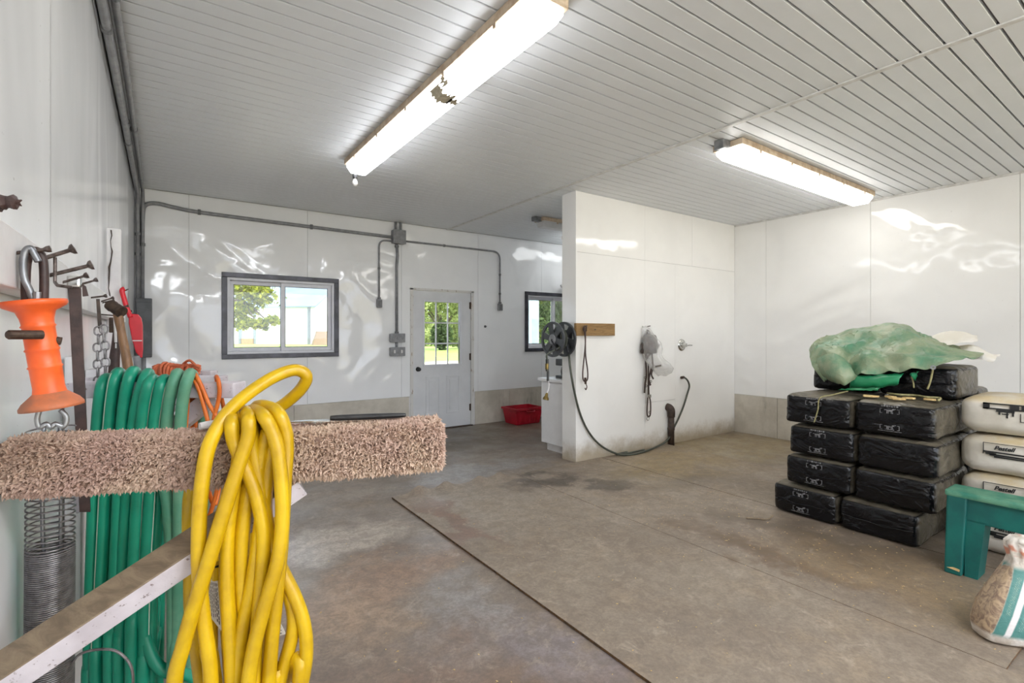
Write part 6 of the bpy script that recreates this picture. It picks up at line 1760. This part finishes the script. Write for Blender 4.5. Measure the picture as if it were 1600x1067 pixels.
# long flat strap with silver head
sb_ = thing('flat_strap', P(118, 450, X=-0.16), 'long flat dark brown strap with silver head hanging from nails', 'strap')
y9 = 1.70
g = lambda px, py, dy=0: P(px, py, Y=y9+dy)
a, b_, c, d = g(106.5, 449), g(126, 450), g(141, 800), g(124, 800)
MB().prism([a, b_, c, d], (0, 0.012, 0)).build('strap', M['leather'], sb_)
q0, q1 = g(104, 431), g(127, 450)
MB().bbox((q0.x, y9-0.018, q1.z), (q1.x, y9+0.02, q0.z), 0.006).build('head', M['chrome'], sb_)
MB().prism([g(128, 443, 0.02), g(134, 447, 0.02), g(138, 462, 0.02), g(129, 463, 0.02)], (0, 0.01, 0)).build('keeper', M['leather'], sb_)
# chain on a strap
ch = thing('chain', P(155, 480, X=-0.16), 'doubled steel chain hanging on a grey strap beside the hammer', 'chain')
y8 = 2.12
g = lambda px, py, dy=0: P(px, py, Y=y8+dy)
MB().prism([g(150, 467), g(155.5, 467), g(159.5, 513), g(153, 513)], (0, 0.008, 0)).build('hanger', M['leather_black'], ch)
def link_(c, w, h, r, face):
    pts = []
    for i in range(16):
        t = 2*math.pi*i/16; x = math.copysign(abs(math.cos(t))**0.75, math.cos(t))*w; z = math.copysign(abs(math.sin(t))**0.75, math.sin(t))*h
        pts.append(c + (V(x, 0, z) if face else V(x*0.25, x*0.9, z)))
    MB().tube(pts, r, 6, closed=True).build('link', M['spring'], ch, smooth=True)
for col, xs in ((0, (154, 152.5, 152.8, 153)), (1, (162.5, 164.5, 165, 166))):
    for k in range(4):
        yy = 517 + k*26 + (0 if col == 0 else -3); c = g(xs[k], yy)
        link_(c, 0.0105, 0.014, 0.0030, True)
        link_(g(xs[k], yy+13, 0.002), 0.006, 0.016, 0.0030, False)
# hammer
hm = thing('hammer', P(178, 480, X=-0.16), 'old hammer with wooden handle and rusty head hanging on the rail', 'hammer')
y7 = 2.38
g = lambda px, py, dy=0: P(px, py, Y=y7+dy)
pth = smooth_path([g(182, 478), g(187, 505), g(194, 540), g(201, 578), g(206, 610)], 5)
MB().tube(pth, [0.014, 0.0145, 0.015, 0.0155, 0.0155, 0.015, 0.0145, 0.014, 0.014, 0.0145, 0.015, 0.0155, 0.016, 0.0165, 0.017, 0.017, 0.017, 0.0175, 0.018, 0.018, 0.017][:len(pth)], 10).build('handle', M['wood_handle'], hm, smooth=True)
hx = g(181, 482)
MB().lathe([(0.0, -0.032), (0.020, -0.031), (0.022, -0.016), (0.019, -0.008), (0.021, 0.0), (0.021, 0.012), (0.022, 0.03), (0, 0.031)], hx, (0.62, -0.62, -0.48), 16).build('head', M['rust'], hm, angle=35)
# second wooden handle and a thin white rod behind it
wh = thing('hoof_tool', P(176, 520, X=-0.17), 'dark wooden tool handle hanging behind the hammer', 'tool')
y6 = 2.55
g = lambda px, py, dy=0: P(px, py, Y=y6+dy)
pth = smooth_path([g(184, 508), g(182, 535), g(179, 560), g(178, 592)], 5)
MB().tube(pth, [0.014+0.006*i/(len(pth)-1) for i in range(len(pth))], 10).build('handle', M['leather'], wh, smooth=True)
MB().bbox(tuple(g(178, 512)-V(0.015, 0.012, 0.02)), tuple(g(188, 500)+V(0.012, 0.012, 0.01)), 0.004).build('head', M['rust'], wh)
wr_ = thing('white_rod', P(180, 500, X=-0.17), 'thin white rod hanging behind the hammer head', 'rod')
y5 = 2.47
g = lambda px, py, dy=0: P(px, py, Y=y5+dy)
MB().tube([g(179, 492), g(181, 535)], 0.0045, 8).tube([g(181, 534), g(181, 544)], 0.0025, 8).build('rod', M['white_paint'], wr_)
MB().tube([g(179, 493), V(XB_, y5, g(179, 493).z+0.004)], 0.0028, 6).build('hanging_nail', M['nail'], wr_)
MB().tube([g(178, 535.5), g(183.5, 535.5)], 0.003, 6).build('crossbar', M['nail'], wr_)
# red plastic tool
rt = thing('red_scraper', P(205, 500, X=-0.18), 'red plastic paddle shaped tool with narrow handle hanging on the wall', 'tool')
y4 = 3.33
g = lambda px, py, dy=0: P(px, py, Y=y4+dy)
o_ = MB().prism([g(201, 493), g(205, 490), g(216, 491), g(221, 497), g(223, 508), g(223.5, 545), g(222.5, 559), g(219, 559), g(212, 550), g(206, 530), g(201, 505)], (0, 0.03, 0)).build('paddle', M['red'], rt)
bv = o_.modifiers.new('edge', 'BEVEL'); bv.width = 0.006; bv.segments = 3
MB().prism([g(207, 531.5, -0.002), g(222, 531.5, -0.002), g(222, 533, -0.002), g(207, 533, -0.002)], (0, 0.003, 0)).build('mark', M['white_paint'], rt)
MB().tube(smooth_path([g(204, 496), g(198, 480), g(192, 460), g(191, 453), g(195, 451)], 5), 0.012, 10).build('handle', M['red'], rt, smooth=True)
MB().tube([g(193, 455, 0.02), g(200, 452, -0.02)], 0.003, 6).build('hanging_nail', M['nail'], rt)
MB().tube(smooth_path([g(213, 556), g(215, 575), g(214, 600)], 5), [0.016]*11, 10).build('stem', M['pipe'], rt, smooth=True)
# wire loop low at the hoses
wl_ = [at1(x, y, -0.10) for x, y in ((112, 1037), (125, 1022), (150, 1015), (178, 1016), (198, 1030), (207, 1050), (208, 1085))]
tag(MB().tube(smooth_path(wl_, 6), 0.0028, 6).build('wire', M['spring'], None, smooth=True), 'thin grey wire curving in front of the lower green hoses', 'wire')
